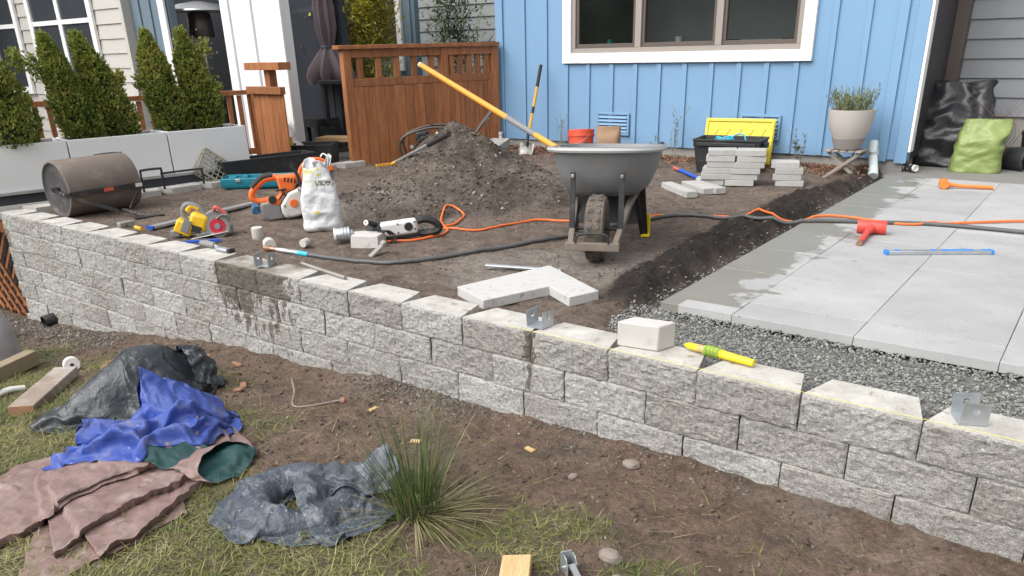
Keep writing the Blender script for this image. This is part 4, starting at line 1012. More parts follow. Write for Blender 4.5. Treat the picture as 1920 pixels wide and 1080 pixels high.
# white downspout ends and splash block
plain('whitepvc', (.66,.65,.62), .45, .08, 8, .05, 60, dirt=.12)
plain('paleblueboot', (.62,.68,.68), .5, .06, 8, .05, 60, dirt=.1)
b = mb(); b.tube([(-1.93,8.515,.25),(-1.90,8.44,.12),(-1.86,8.35,.02)], .042, 16, cap=False); b.lathe([(.05,0),(.05,.05)], 16, (-1.905,8.455,.15), (R(30),0,0)); b.tube([(-1.86,8.35,.02),(-1.84,8.28,-.045)], [.044,.05], 16)
single('downspout', 'white plastic downspout elbow beside the folding stool', 'pipe', b, 'paleblueboot')
b = mb(); b.tube([(-6.62,8.52,.16),(-6.60,8.50,.02),(-6.58,8.47,-.12)], .036, 14); b.lathe([(.042,0),(.042,.04)], 14, (-6.615,8.515,.13)); 
single('downspout', 'white plastic downspout end at the corner next to the fence', 'pipe', b, 'whitepvc')
b = mb(); b.add([(-.17,-.32,0),(.17,-.32,0),(.13,.3,0),(-.13,.3,0),(-.17,-.32,.09),(.17,-.32,.09),(.13,.3,.16),(-.13,.3,.16),(-.13,-.32,.05),(.13,-.32,.05),(.09,.26,.1),(-.09,.26,.1)], [(3,2,1,0),(0,1,5,9,8,4),(1,2,6,5),(2,3,7,6),(3,0,4,7),(4,8,11,7),(8,9,10,11),(9,5,6,10),(7,11,10,6)])
single('splash_block', 'grey concrete splash block at the corner of the blue house', 'block', b, 'edgecon', (-6.45, 8.12, -.06), R(14))
# spade leaning on the house
plain('yellowgrip', (.70,.36,.03), .45, .08, 9, .05); plain('rubber', (.022,.022,.023), .7, .25, 12, .2, 80, dirt=.15, dcol=(.12,.10,.08))
plain('orangehandle', (.72,.30,.035), .4, .06, 8, .05, 40, dirt=.05); plain('greyband', (.20,.20,.20), .6, .1, 9, .1)
plain('spadesteel', (.33,.32,.30), .5, .2, 12, .2, 60, metal=.5, dirt=.4, dcol=(.30,.27,.23))
t = thing('spade', 'long spade with a black and yellow shaft leaning on the blue wall', 'spade', (-5.92, 8.12, -.06), 0, rot=(R(-17), R(2), 0))
for nm, z0, z1, rr_, mt in (('shaft', .12, .34, .017, 'rubber'), ('shaft', .34, .52, .018, 'yellowgrip'), ('shaft', .52, .60, .018, 'rubber'), ('shaft', .60, .84, .018, 'yellowgrip'), ('grip', .84, 1.10, .021, 'rubber')):
    b = mb(); b.lathe([(0,z0),(rr_,z0),(rr_,z1-.001),(0,z1-.001)], 12); part(t, nm, b, mt)
b = mb(); G = [[(x*w, .02*math.cos(x*1.5)+.0, z) for x in np.linspace(-1, 1, 9)] for z, w in ((0,.06),(.01,.10),(.08,.115),(.16,.105),(.17,.03),(.24,.02))]; b.grid(G); part(t, 'blade', b, 'spadesteel', solid=.004)
# bucket and paper bag behind the barrow
plain('redbucket', (.62,.085,.04), .45, .08, 8, .05, 60, dirt=.1); plain('kraft', (.29,.185,.115), .85, .12, 9, .35, 30)
t = thing('bucket', 'red-orange plastic bucket beside the brown paper bag', 'bucket', (-5.06, 8.08, -.05), 0, rot=(R(-6), R(-5), 0))
b = mb(); b.lathe([(0,.0),(.13,.0),(.148,.26),(.158,.262),(.158,.285),(.154,.287),(.156,.31),(.156,.335),(.148,.34),(.14,.335),(.125,.02),(0,.02)], 32); part(t, 'pail', b, 'redbucket')
b = mb(); b.tube([(.15*math.cos(a), .15*math.sin(a)-.02, .30-.12*math.sin(a-math.pi) if a > math.pi else .3) for a in np.linspace(math.pi, 2*math.pi, 14)], .003, 6); part(t, 'bail', b, 'steel')
b = mb(); G = sack(b, .27, .17, .36, 41, .97, wr=.012, square=5, sag=.02); single('paper_bag', 'crumpled brown paper bag between the red bucket and the tote', 'bag', b, 'kraft', (-4.74, 8.16, -.05), R(15))
# black tote with its yellow lid
plain('yellowlid', (.68,.54,.035), .45, .05, 6, .05, 60, dirt=.05); plain('cyanhose', (.03,.36,.50), .4, .1, 8, .05)
t = tub('storage_tote', 'black storage tote standing open before its yellow lid', 'tote', (-3.22, 8.06, -.055), .68, .40, .335, R(8), 'blackplastic', .012, .86)
b = mb()
for sx in (-.36, .36): b.box((sx, 0, .27), (.03, .16, .05))
part(t, 'handle', b, 'blackplastic', bevel=.006)
b = mb(); b.box((0, -.212, .285), (.60, .014, .035)); part(t, 'rim_band', b, 'blackplastic', bevel=.004)
t = thing('tote_lid', 'yellow plastic tote lid standing on edge against the blue wall', 'lid', (-3.27, 8.34, -.02), R(8), rot=(R(-14), 0, R(8)))
b = mb(); b.box((0, 0, .235), (.74, .02, .47)); part(t, 'panel', b, 'yellowlid', bevel=.03, seg=3)
b = mb()
for (x0, x1, z0, z1) in ((-.35,.35,.435,.46),(-.35,.35,.01,.035),(-.36,-.335,.02,.45),(.335,.36,.02,.45)): b.box(((x0+x1)/2, -.016, (z0+z1)/2), (x1-x0, .014, z1-z0))
part(t, 'rim', b, 'yellowlid', bevel=.004)
for k in range(5):
    x = -.28+k*.125; b = mb(); b.bar((x, -.014, .27), (x+.062, -.014, .38), .018, .008, up=(0,1,0)); b.bar((x+.062, -.0145, .38), (x+.124, -.0145, .27), .018, .008, up=(0,1,0)); part(t, 'rib', b, 'yellowlid')
b = mb()
for j in range(3):
    pts = [(.10*math.cos(a)*(1-.1*j)-.07, .07*math.sin(a), .30+.016*j+.012*math.sin(2*a)) for a in np.linspace(0, 6.283, 30)]; b.tube(pts, .009, 8)
b.tube(crom([(.0,0,.33),(.06,.02,.37),(.13,.0,.36),(.16,-.02,.30)], 14), .008, 8)
single('air_hose', 'coiled cyan hose lying in the open black tote', 'hose', b, 'cyanhose', (-3.22, 8.06, -.055), R(8))
b = mb(); b.stone((.14,.02,.25), (.2,.15,.12), 3, 0, 2, .2); b.stone((-.15,.05,.22), (.25,.18,.1), 4, 0, 2, .2); b.stone((-.02,-.02,.235), (.3,.2,.1), 9, 0, 2, .2); single('tool_bundle', 'dark jumble of tools filling the open black tote', 'tools', b, 'rubber', (-3.22, 8.06, -.055), R(8))
# blue-shafted tool on the soil
plain('bluepipe', (.015,.085,.50), .4, .08, 8, .05, dirt=.06); plain('redtape', (.55,.10,.07), .5, .1, 8, .05)
t = thing('level_staff', 'long blue pole with a red end lying in front of the tote', 'pole', (-3.62, 7.72, -.03), math.atan2(-.55, .55))
b = mb(); b.tube([(.0,0,0),(.62,0,-.005)], .017, 12); part(t, 'shaft', b, 'bluepipe'); b = mb(); b.tube([(-.16,0,0),(-.001,0,0)], .0175, 12); part(t, 'red_end', b, 'redtape')
# weeds
def weed(label, base, h, n, seed, leafy=.5):
    r = np.random.RandomState(seed); t = thing('weed', label, 'weed', base, group='thin weeds along the blue house'); P = []
    for i in range(n):
        a = r.rand()*6.283; pts = crom([(0,0,-.02), (r.normal(0,.03), r.normal(0,.03), h*.5), (r.normal(0,.07), r.normal(0,.06), h*r.uniform(.5, 1))], 7)
        b = mb(); b.tube(pts, np.linspace(.004, .0015, 7), 5); part(t, 'stem', b, 'weatheredwood')
        m = int(26*leafy*h/.5)+4; k = r.uniform(1, 6, m); i0 = np.minimum(k.astype(int), 5); f = (k-i0)[:, None]; P.append(pts[i0]*(1-f)+pts[i0+1]*f)
    P = np.vstack(P); n = len(P); b = mb(); blades(b, n, P[:,0], P[:,1], P[:,2], r.uniform(.02, .05, n), r.uniform(.008, .014, n), 1.0, seed, np.clip(r.normal(.55, .2, n), 0, 1), 2, .3); part(t, 'leaves', b, 'bamboogreen', smooth=False)
weed('spindly weed in front of the blue wall left of the tote', (-4.02, 8.42, -.04), .62, 5, 51)
weed('leafy weed between the paver stack and the folding stool', (-2.62, 8.35, -.04), .40, 8, 52, 1.2)
weed('bare twiggy weed behind the wheelbarrow near the spade', (-5.58, 8.45, -.04), .55, 6, 53, .1)
weed('small weed behind the barrow handle', (-4.25, 8.45, -.04), .3, 4, 54, .5)
# bagged things by the grey wall
plastic('blacktarp', (.020,.021,.024), .34, .15, (.09,.085,.08), 9, .5)
plastic('greenbag', (.215,.275,.085), .42, .3, (.17,.2,.08), 12, .6)
b = mb(); G = sack(b, .66, .5, .80, 61, .8, n=96, m=72, wr=.035, square=3.4, buck=.10, lean=(.02, .05), sag=.02)
single('covered_barbecue', 'bulky thing covered with a black plastic sheet against the grey wall', 'covered item', b, 'blacktarp', (-1.40, 9.38, -.06), R(6), ang=60)
b = mb(); sack(b, .42, .3, .50, 62, .92, n=96, m=72, wr=.012, square=3.2, buck=.07, lean=(.05, .02), sag=-.04)
single('yard_waste_bag', 'lime green yard waste bag in front of the black-covered bulk', 'bag', b, 'greenbag', (-1.08, 8.98, -.06), R(8), ang=60)
t = thing('twig_bundle', 'thin reddish twigs poking up behind the lime green bag', 'twigs', (-.98, 9.18, -.06)); r = np.random.RandomState(63)
plain('redtwig', (.17,.075,.05), .8, .2, 12, 0)
for k in range(11): b = mb(); b.tube(crom([(r.normal(0,.04), r.normal(0,.03), .0), (r.normal(0,.08), 0, .4), (r.normal(.06,.16), r.normal(0,.05), r.uniform(.55,.74))], 6), [.004,.0035,.003,.0025,.002,.001], 5); part(t, 'twig', b, 'redtwig')
plain('bluebucket', (.02,.08,.42), .4, .08, 8, .05)
def nursery(label, loc, tilt, mat='blackplastic', nm='nursery_pot', cat='pot', s=1):
    b = mb(); b.lathe([(0,0),(.1*s,0),(.125*s,.24*s),(.132*s,.24*s),(.132*s,.265*s),(.12*s,.265*s),(.095*s,.01),(0,.01)], 26); single(nm, label, cat, b, mat, loc, rot=tilt)
nursery('black nursery pot lying on its side beside the lime green bag', (-.90, 9.30, .065), (R(90), 0, R(70)))
nursery('blue plastic bucket next to the black nursery pots', (-.50, 9.30, -.058), (0, 0, 0), 'bluebucket', 'bucket', 'bucket', 1.0)
nursery('upright black nursery pot behind the blue bucket', (-.62, 9.62, -.058), (0, 0, 0), s=1.35)
nursery('black nursery pot right of the blue bucket', (-.10, 9.5, -.058), (0, 0, 0), s=1.2)
def m_canprint(k):
    t = NT(k); co = t.coord(); w = t.n('ShaderNodeTexNoise', i_Scale=22.0); t.l(co, w.inputs['Vector'])
    c = t.ramp(w.outputs['Fac'], [(.60, (.03,.03,.032)), (.63, (.6,.6,.58))]); return t.set(Base_Color=c, Roughness=.4)
SPEC['canprint'] = m_canprint
t = thing('spray_can', 'dark printed can lying at the corner of the patio slabs', 'can', (-1.70, 8.72, .012), 0, rot=(R(90), 0, R(52)))
b = mb(); b.lathe([(0,0),(.032,0),(.034,.01),(.034,.19),(.03,.2)], 20); part(t, 'body', b, 'canprint'); b = mb(); b.lathe([(.031,.2),(.031,.225),(.024,.225),(.022,.205),(0,.205)], 20); part(t, 'cap', b, 'whitecer')
b = mb(); G = []
for x in np.linspace(-1.75, 1.2, 40): G.append([(x, y+.05*vnoise(x*3, 0, 0, 3)*(j == 0), -.036+.014*float(np.clip(fbm(x*4, y*4, 0, 3, 65), 0, 1))) for j, y in enumerate(np.linspace(8.25, 9.95, 18))])
b.grid(G); struct('gravel_path', b, 'bedsand')

# ================================================================== dirt pile
def face(x, y): return math.atan2(-x, y)             # turn a thing side-on to someone standing in the yard
PC = np.array((-4.95, 5.65))
def zpile(x, y):
    x = np.asarray(x, float); y = np.asarray(y, float)
    u = (x-PC[0])*.75+(y-PC[1])*.66; v = -(x-PC[0])*.66+(y-PC[1])*.75
    u = u+.06*fbm(x*3, y*3, 0, 2, 91); v = v+.06*fbm(x*3, y*3, 0, 2, 92)
    d = np.hypot(np.where(u > 0, u/1.28, u/.98), np.where(v > 0, v/1.0, v/1.22))
    h = .67*np.clip(1-d, 0, 1)**1.15
    u2, v2 = (u+.55)/.85, (v+.75)/.55; h = np.maximum(h, .17*np.clip(1-(u2*u2+v2*v2), 0, 1)**.8)
    u3, v3 = (u-.65)/.7, (v+.45)/.6; h = np.maximum(h, .20*np.clip(1-(u3*u3+v3*v3), 0, 1)**.8)
    h = h+np.clip(h*6, 0, 1)*(.030*fbm(x*5, y*5, 0, 4, 93)+.016*ridge(x*11, y*11, 0, 3, 94)+.010*fbm(x*24, y*24, 0, 2, 95))
    h = h-.07*np.exp(-(((u-.18)/.06)**2+((v+.42)/.09)**2))
    return h-.065
pile = sheet(-6.7, -3.2, 4.0, 7.2, .018, zpile, {'mask': lambda x, y: np.clip(ss(.1, .5, fbm(x*2, y*2, 0, 3, 96))*.55, 0, 1), 'mask2': lambda x, y: ss(.05, .45, fbm(x*3, y*3, 4, 3, 97))*.35}, 'dirt_pile', 'pilesoil')
tag(pile, 'large heap of dark brown soil in front of the cedar fence', 'soil heap')
r = np.random.RandomState(98); n = 9000; x = r.uniform(-6.2, -3.6, n); y = r.uniform(4.3, 6.8, n); zz = zpile(x, y); k = zz > -.035; x, y, zz = x[k], y[k], zz[k]
b = mb(); stones(b, np.stack([x, y, zz+.003], 1), .006+.034*r.rand(len(x))**4, 99); stuff('pile_clods', 'loose clods and pebbles on the soil heap', 'soil', b, 'clods')
def ztop(x, y): return max(float(zterr(x, y)), float(zpile(x, y)))
# ================================================================== wheelbarrow
plain('barrowgrey', (.19,.20,.21), .55, .14, 7, .15, 60, dirt=.42, dcol=(.24,.215,.19)); plain('barrowrim', (.38,.385,.385), .55, .1, 9, .1, 70, dirt=.2, dcol=(.25,.22,.19))
plain('muddyrubber', (.05,.045,.04), .85, .3, 10, .5, 60, dirt=.75, dcol=(.18,.145,.115), ds=9)
plain('muddywood', (.17,.14,.115), .9, .25, 14, .4, 60, dirt=.4, dcol=(.26,.225,.19))
plain('yellowplastic', (.80,.58,.02), .45, .05, 8, .05)
t = thing('wheelbarrow', 'grey plastic wheelbarrow with a muddy front wheel standing on the soil', 'wheelbarrow', (-2.49, 4.17, -.06), math.atan2(.915, -.40))
# local: x backwards along the barrow, y to its right-hand side seen from the front (negated), z up
def ring_t(x0, x1, w0, w1, z0, z1, n=40):            # rounded outline, front narrower
    o = []
    for a in np.linspace(0, 2*math.pi, n, endpoint=False):
        c, s_ = math.cos(a), math.sin(a); q = (abs(c)**3.2+abs(s_)**3.2)**(-1/3.2)
        f = (c*q+1)/2; o.append((x0+(x1-x0)*f, s_*q*(w0+(w1-w0)*f)/2, z0+(z1-z0)*f))
    return o
rings = [ring_t(.16,.80,.42,.46,.375,.325), ring_t(.09,.90,.52,.57,.42,.36), ring_t(.03,1.0,.60,.65,.52,.44), ring_t(-.03,1.10,.67,.72,.665,.56), ring_t(-.035,1.11,.68,.73,.672,.567), ring_t(-.06,1.14,.73,.77,.667,.562), ring_t(-.065,1.145,.745,.785,.68,.575), ring_t(-.055,1.135,.73,.77,.694,.588), ring_t(-.015,1.09,.66,.71,.696,.59), ring_t(.045,.99,.59,.64,.53,.45), ring_t(.11,.88,.50,.55,.43,.37), ring_t(.18,.78,.40,.44,.388,.338)]
b = mb(); b.grid(np.array(rings[:4]), close=True); b.grid(np.array(rings[7:]), close=True); nn = 40
b.f += [list(range(nn-1, -1, -1)), [b.n-nn+j for j in range(nn)]]; b.m += [0, 0]; b.c += [.5, .5]
tray = part(t, 'tray', b, 'barrowgrey')
b = mb(); b.grid(np.array(rings[3:8]), close=True); part(tray, 'rim', b, 'barrowrim')
W_ = part(t, 'wheel', (lambda b: (b.lathe([(.085,-.035),(.10,-.05),(.165,-.062),(.195,-.052),(.205,-.022),(.207,0),(.205,.022),(.195,.052),(.165,.062),(.10,.05),(.085,.035)], 40, (0,0,.203), (R(90),0,0)), b)[1])(mb()), 'muddyrubber')
b = mb(); b.lathe([(.0,-.035),(.03,-.045),(.084,-.03),(.084,.03),(.03,.045),(0,.035)], 24, (0,0,.203), (R(90),0,0)); part(W_, 'hub', b, 'blackmetal')
b = mb()
for k in range(26):
    a = 2*math.pi*k/26; 
    for s_ in (-1, 1): b.box((.205*math.cos(a), s_*.022, .203+.205*math.sin(a)), (.008, .026, .02), rot=Matrix.Rotation(-a, 3, 'Y'))
part(W_, 'tread', b, 'muddyrubber')['kind'] = 'stuff'
b = mb(); b.tube([(0,-.16,.203),(0,.16,.203)], .01, 10); part(t, 'axle', b, 'blackmetal')
for s_ in (-1, 1):
    b = mb(); b.bar((-.21, s_*.135, .14), (.25, s_*.175, .315), .035, .04); b.bar((.25, s_*.175, .315), (1.46, s_*.29, .52), .036, .042); h_ = part(t, 'handle_rail', b, 'muddywood', bevel=.005)
    b = mb(); b.tube([(1.36, s_*.281, .503), (1.54, s_*.297, .534)], .024, 12); part(h_, 'grip', b, 'rubber')
    b = mb(); b.bar((1.30, s_*.275, .50), (1.34, s_*.279, .507), .05, .056); part(h_, 'collar', b, 'yellowplastic', bevel=.004)
    b = mb(); b.bar((-.06, s_*.15, .20), (-.015, s_*.15, .55), .034, .014, up=(1,0,0)); part(t, 'tray_brace', b, 'blackmetal', bevel=.002)
    b = mb(); b.lathe([(0,.0),(.012,.0),(.012,.012),(0,.014)], 8, (-.035, s_*.15, .53), (0,R(-90),0)); part(t, 'bolt', b, 'steel')
    b = mb(); b.bar((.60, s_*.225, .37), (.70, s_*.25, .01), .045, .01, up=(1,0,0)); part(t, 'leg', b, 'blackmetal', bevel=.002)
    b = mb(); b.bar((.42, s_*.20, .34), (.69, s_*.235, .01), .03, .01, up=(1,0,0)); part(t, 'leg_brace', b, 'blackmetal', bevel=.002)
    b = mb(); b.box((.725, s_*.255, .085), (.012, .06, .155), rot=(0, R(-8), 0)); b.box((.70, s_*.255, .012), (.06,.06,.02)); part(t, 'foot_guard', b, 'yellowplastic', bevel=.006)
b = mb(); b.box((.67, 0, .2), (.01, .46, .2), rot=(0, R(15), 0)); part(t, 'cross_plate', b, 'blackmetal')
b = mb(); b.bar((-.225, -.165, .14), (-.225, .165, .14), .03, .05); part(t, 'nose_bar', b, 'muddywood', bevel=.005)
b = mb(); b.tube(crom([(-.235,-.10,.16),(-.235,-.095,.20),(-.235,-.06,.22),(-.235,.06,.22),(-.235,.095,.20),(-.235,.10,.16)], 20), .007, 8); part(t, 'nose_guard', b, 'blackmetal')
# long handled shovel resting in the tray
A = np.array((-4.537,4.850,1.087)); B = np.array((-3.018,4.520,0.561)); dd = (B-A); L = np.linalg.norm(dd); dd = dd/L
t = thing('shovel', 'long orange-shafted shovel resting in the grey wheelbarrow', 'shovel', tuple(A))
def seg(b, a, c_, r0, r1, n=14): b.tube([dd*a, dd*c_], [r0, r1], n); return b
part(t, 'shaft', seg(mb(), 0, L*.665, .020, .021), 'orangehandle'); part(t, 'band', seg(mb(), L*.665+.001, L*.855, .0212, .0212), 'greyband'); part(t, 'shaft', seg(mb(), L*.855+.001, L*1.16, .0205, .0205), 'orangehandle')
b = mb(); b.lathe([(0,0),(.02,0),(.02,.01)], 14); part(t, 'end_cap', seg(mb(), -.012, -.0005, .0195, .0205), 'whitecer')
e = dd*L*1.16; s_ = np.cross(dd, (0,0,1)); s_ /= np.linalg.norm(s_); q_ = np.cross(s_, dd)
G = [[e+dd*u+s_*x*w+q_*(-.025*(1-x*x)) for x in np.linspace(-1, 1, 9)] for u, w in ((0,.03),(.03,.07),(.09,.11),(.18,.115),(.22,.09))]
b = mb(); b.grid(G); part(t, 'blade', b, 'spadesteel', solid=.003)
# silver-shafted tool lying on the heap
A = np.array((-5.468,5.380,0.212)); B = np.array((-4.429,5.020,0.555)); dd = (B-A); L = np.linalg.norm(dd); dd = dd/L
t = thing('rake', 'silver-shafted rake with a black grip lying on the soil heap', 'rake', tuple(A))
part(t, 'shaft', seg(mb(), .06, L*.66, .015, .016), 'alu'); part(t, 'grip', seg(mb(), L*.66+.001, L, .021, .023), 'rubber'); part(t, 'ferrule', seg(mb(), -.02, .059, .016, .016), 'yellowgrip')
b = mb(); dn = np.array((0,0,-1.)); sd_ = np.cross(dd, dn); sd_ /= np.linalg.norm(sd_)
b.bar(-dd*.03-sd_*.17, -dd*.03+sd_*.17, .02, .02); part(t, 'head_bar', b, 'yellowgrip')
for k in range(9): b = mb(); p = -dd*.03+sd_*(-.16+.04*k); b.bar(p, p+np.array((0,0,-.06)), .006, .01, up=(1,0,0)); part(t, 'tine', b, 'spadesteel')
# plate compactor behind the heap
gx, gy = -6.32, 7.0
t = thing('plate_compactor', 'dark engine-driven compactor in a tube cage behind the soil heap', 'compactor', (gx, gy, -.06), R(38))
def tb(*pts, r=.014, n=24): b = mb(); b.tube(crom(pts, n), r, 8); return b
for y in (-.18, .18):
    part(t, 'cage_tube', tb((-.42,y,.10),(-.45,y,.26),(-.38,y,.36),(-.1,y,.44),(.2,y,.42),(.34,y,.36),(.38,y,.12)), 'bronze')
    part(t, 'handle_tube', tb((.30,y,.15),(.42,y,.36),(.60,y,.58),(.66,y*.8,.63), r=.013), 'bronze')
part(t, 'cage_tube', tb((-.45,-.18,.26),(-.48,0,.27),(-.45,.18,.26)), 'bronze'); part(t, 'cage_tube', tb((-.1,-.18,.44),(-.1,0,.45),(-.1,.18,.44)), 'bronze')
part(t, 'handle_tube', tb((.66,-.145,.63),(.67,0,.635),(.66,.145,.63), r=.013), 'bronze')
b = mb(); b.box((.54, 0, .49), (.12, .26, .006), rot=(0, R(-48), 0)); part(t, 'label_plate', b, 'whitecer')
b = mb(); b.box((-.02,0,.24), (.40,.28,.22)); part(t, 'engine', b, 'blackmetal', bevel=.03); b = mb(); b.lathe([(0,0),(.1,0),(.11,.03),(.05,.05),(0,.05)], 20, (-.1,-.14,.26), (R(90),0,0)); part(t, 'recoil_cover', b, 'blackplastic')
b = mb(); b.box((.12,-.145,.30), (.10,.01,.06)); part(t, 'badge', b, 'redtape'); b = mb(); b.lathe([(0,0),(.022,0),(.022,.04),(0,.04)], 14, (-.32,-.1,.22), (R(70),0,0)); part(t, 'oil_cap', b, 'greyband'); b = mb(); b.box((.1,0,.39), (.22,.2,.09)); part(t, 'fuel_tank', b, 'blackplastic', bevel=.025); b = mb(); b.box((-.2,-.02,.33), (.14,.2,.12)); part(t, 'air_cleaner', b, 'rubber', bevel=.02); part(t, 'hose_loop', tb((-.3,-.15,.2),(-.2,-.17,.32),(0,-.17,.37),(.15,-.16,.33), r=.012), 'rubber')
b = mb(); b.box((0,0,.05), (.62,.42,.10), taper=.9); part(t, 'base_plate', b, 'blackmetal', bevel=.02)
# ================================================================== lawn roller
plain('rollerdrum', (.155,.125,.105), .72, .15, 5, .3, 50, dirt=.3, dcol=(.235,.20,.165)); plain('rollerend', (.05,.048,.052), .7, .3, 8, .3, 60, dirt=.35, dcol=(.2,.17,.145))
t = thing('lawn_roller', 'brown steel lawn roller drum with a black draw frame on the terrace corner', 'roller', (-7.14, 3.33, -.062), R(90))
Rr = .24
b = mb(); b.lathe([(Rr-.018,-.315),(Rr-.004,-.312),(Rr,-.295),(Rr,.295),(Rr-.004,.312),(Rr-.018,.315)], 56, (0,0,Rr), (0,R(90),0)); part(t, 'drum', b, 'rollerdrum')
for s_ in (-1, 1):
    b = mb(); pr_ = [(0,.285),(.03,.285),(.19,.296),(Rr-.03,.30),(Rr-.0175,.3145)]; b.lathe([(q, s_*z) for q, z in pr_], 48, (0,0,Rr), (0,R(90),0)); part(t, 'end_plate', b, 'rollerend')
    b = mb(); b.lathe([(0,s_*.28),(.02,s_*.28),(.02,s_*.345),(0,s_*.345)], 12, (0,0,Rr), (0,R(90),0)); part(t, 'axle_stub', b, 'blackmetal')
    b = mb(); b.bar((s_*.335, .05, Rr+.005), (s_*.335, -.20, Rr-.03), .006, .035); b.bar((s_*.335, -.20, Rr-.03), (s_*.05, -.46, .06), .006, .03); part(t, 'side_bar', b, 'blackmetal')
    for k in range(2): b = mb(); b.lathe([(0,0),(.010,0),(.010,.012),(0,.012)], 8, (s_*.338, -.13-.05*k, Rr-.018-.006*k), (0,R(90*s_),0)); part(t, 'bolt', b, 'steel')
b = mb(); b.bar((-.335,-.268,Rr-.02), (.335,-.268,Rr-.02), .005, .04); part(t, 'scraper_bar', b, 'blackmetal')
b = mb(); b.box((.0,-.273,Rr-.02), (.085,.004,.03)); part(t, 'warning_decal', b, 'redtape'); b = mb(); b.box((.27,-.273,Rr-.02), (.06,.004,.03)); part(t, 'maker_decal', b, 'whitecer')
b = mb(); b.bar((0,-.44,.065), (.05,-.66,.02), .035, .02); b.bar((-.03,-.66,.014), (.20,-.72,.014), .05, .014); part(t, 'hitch_tongue', b, 'blackmetal', bevel=.003)
for k in range(4): b = mb(); b.lathe([(0,0),(.011,0),(.011,.014),(0,.016)], 8, (.02+.012*k, -.53-.04*k, .045-.008*k)); part(t, 'bolt', b, 'steel')
b = mb(); b.lathe([(0,0),(.02,0),(.02,.03),(0,.03)], 10, (-.19,0,Rr+Rr-.01)); 
t = thing('metal_rack', 'black tubular metal rack lying behind the lawn roller', 'rack', (-7.36, 3.90, .0), R(82))
for x0, x1, z1 in ((-.35, -.12, .38), (.02, .22, .20), (.22, .62, .15)):
    part(t, 'tube', tb((x0, .06, .0), (x0, .06, z1*.9), (x0+.02, .06, z1), (x1-.02, .06, z1), (x1, .06, z1*.9), (x1, .06, .0), r=.011, n=30), 'blackmetal')
# wire crate leaning against the planter
plain('cratebeige', (.36,.335,.26), .6, .1, 9, .1, 60, dirt=.2)
t = thing('plastic_crate', 'beige open-grid plastic crate tipped against the white planter', 'crate', (-7.42, 4.78, .10), 0, rot=(R(62), R(38), R(72)))
for k in range(9): b = mb(); b.box((-.20+.05*k, 0, 0), (.007, .26, .010)); part(t, 'bar', b, 'cratebeige')
for k in range(6): b = mb(); b.box((0, -.125+.05*k, .0105), (.41, .007, .010)); part(t, 'bar', b, 'cratebeige')
for (c, d) in (((0,-.135,-.05),(.42,.010,.13)),((0,.135,-.05),(.42,.010,.13)),((-.21,0,-.05),(.010,.26,.13)),((.21,0,-.05),(.010,.26,.13))):
    b = mb()
    for z in (-.055, .0, .055): b.box((c[0], c[1], c[2]+z), (d[0], d[1], .012))
    m = 7
    for k in range(m):
        u = -.5+k/(m-1); b.box((c[0]+u*(d[0]-.012), c[1]+u*(d[1]-.012), c[2]), (.011, .011, .12))
    part(t, 'side', b, 'cratebeige')
# open teal tool case
plain('tealcase', (.012,.20,.275), .5, .1, 7, .12, 60, dirt=.12)
t = thing('tool_case', 'open teal plastic tool case half lying on the soil', 'case', (-6.93, 4.93, -.05), R(41))
b = mb(); w, d, h = .76, .30, .105; rg = lambda kx, ky, z: [(-w/2*kx,-d/2*ky,z),(w/2*kx,-d/2*ky,z),(w/2*kx,d/2*ky,z),(-w/2*kx,d/2*ky,z)]
b.grid([rg(.93,.86,0), rg(1,1,.03), rg(1,1,h), rg(.965,.91,h), rg(.95,.88,.05)], close=True); b.f += [[3,2,1,0],[16,17,18,19]]; b.m += [0,0]; b.c += [.5,.5]; part(t, 'shell', b, 'tealcase', bevel=.008)
b = mb()
for (x, y, sx, sy, sz) in ((-.30,.06,.08,.09,.05),(-.22,-.05,.06,.08,.045),(-.16,.05,.05,.10,.06),(-.05,-.02,.09,.03,.04),(.05,.05,.06,.05,.045),(.10,-.05,.05,.09,.05),(.16,.0,.03,.22,.05),(.26,.04,.10,.03,.04),(.25,-.06,.1,.03,.04),(-.02,.09,.03,.06,.05)): b.box((x, y, .05+sz/2), (sx, sy, sz))
part(t, 'moulded_ribs', b, 'tealcase', bevel=.006)
for x in (-.2, .2): b = mb(); b.box((x, -.155, .085), (.05, .015, .03)); part(t, 'latch', b, 'alu', bevel=.002)
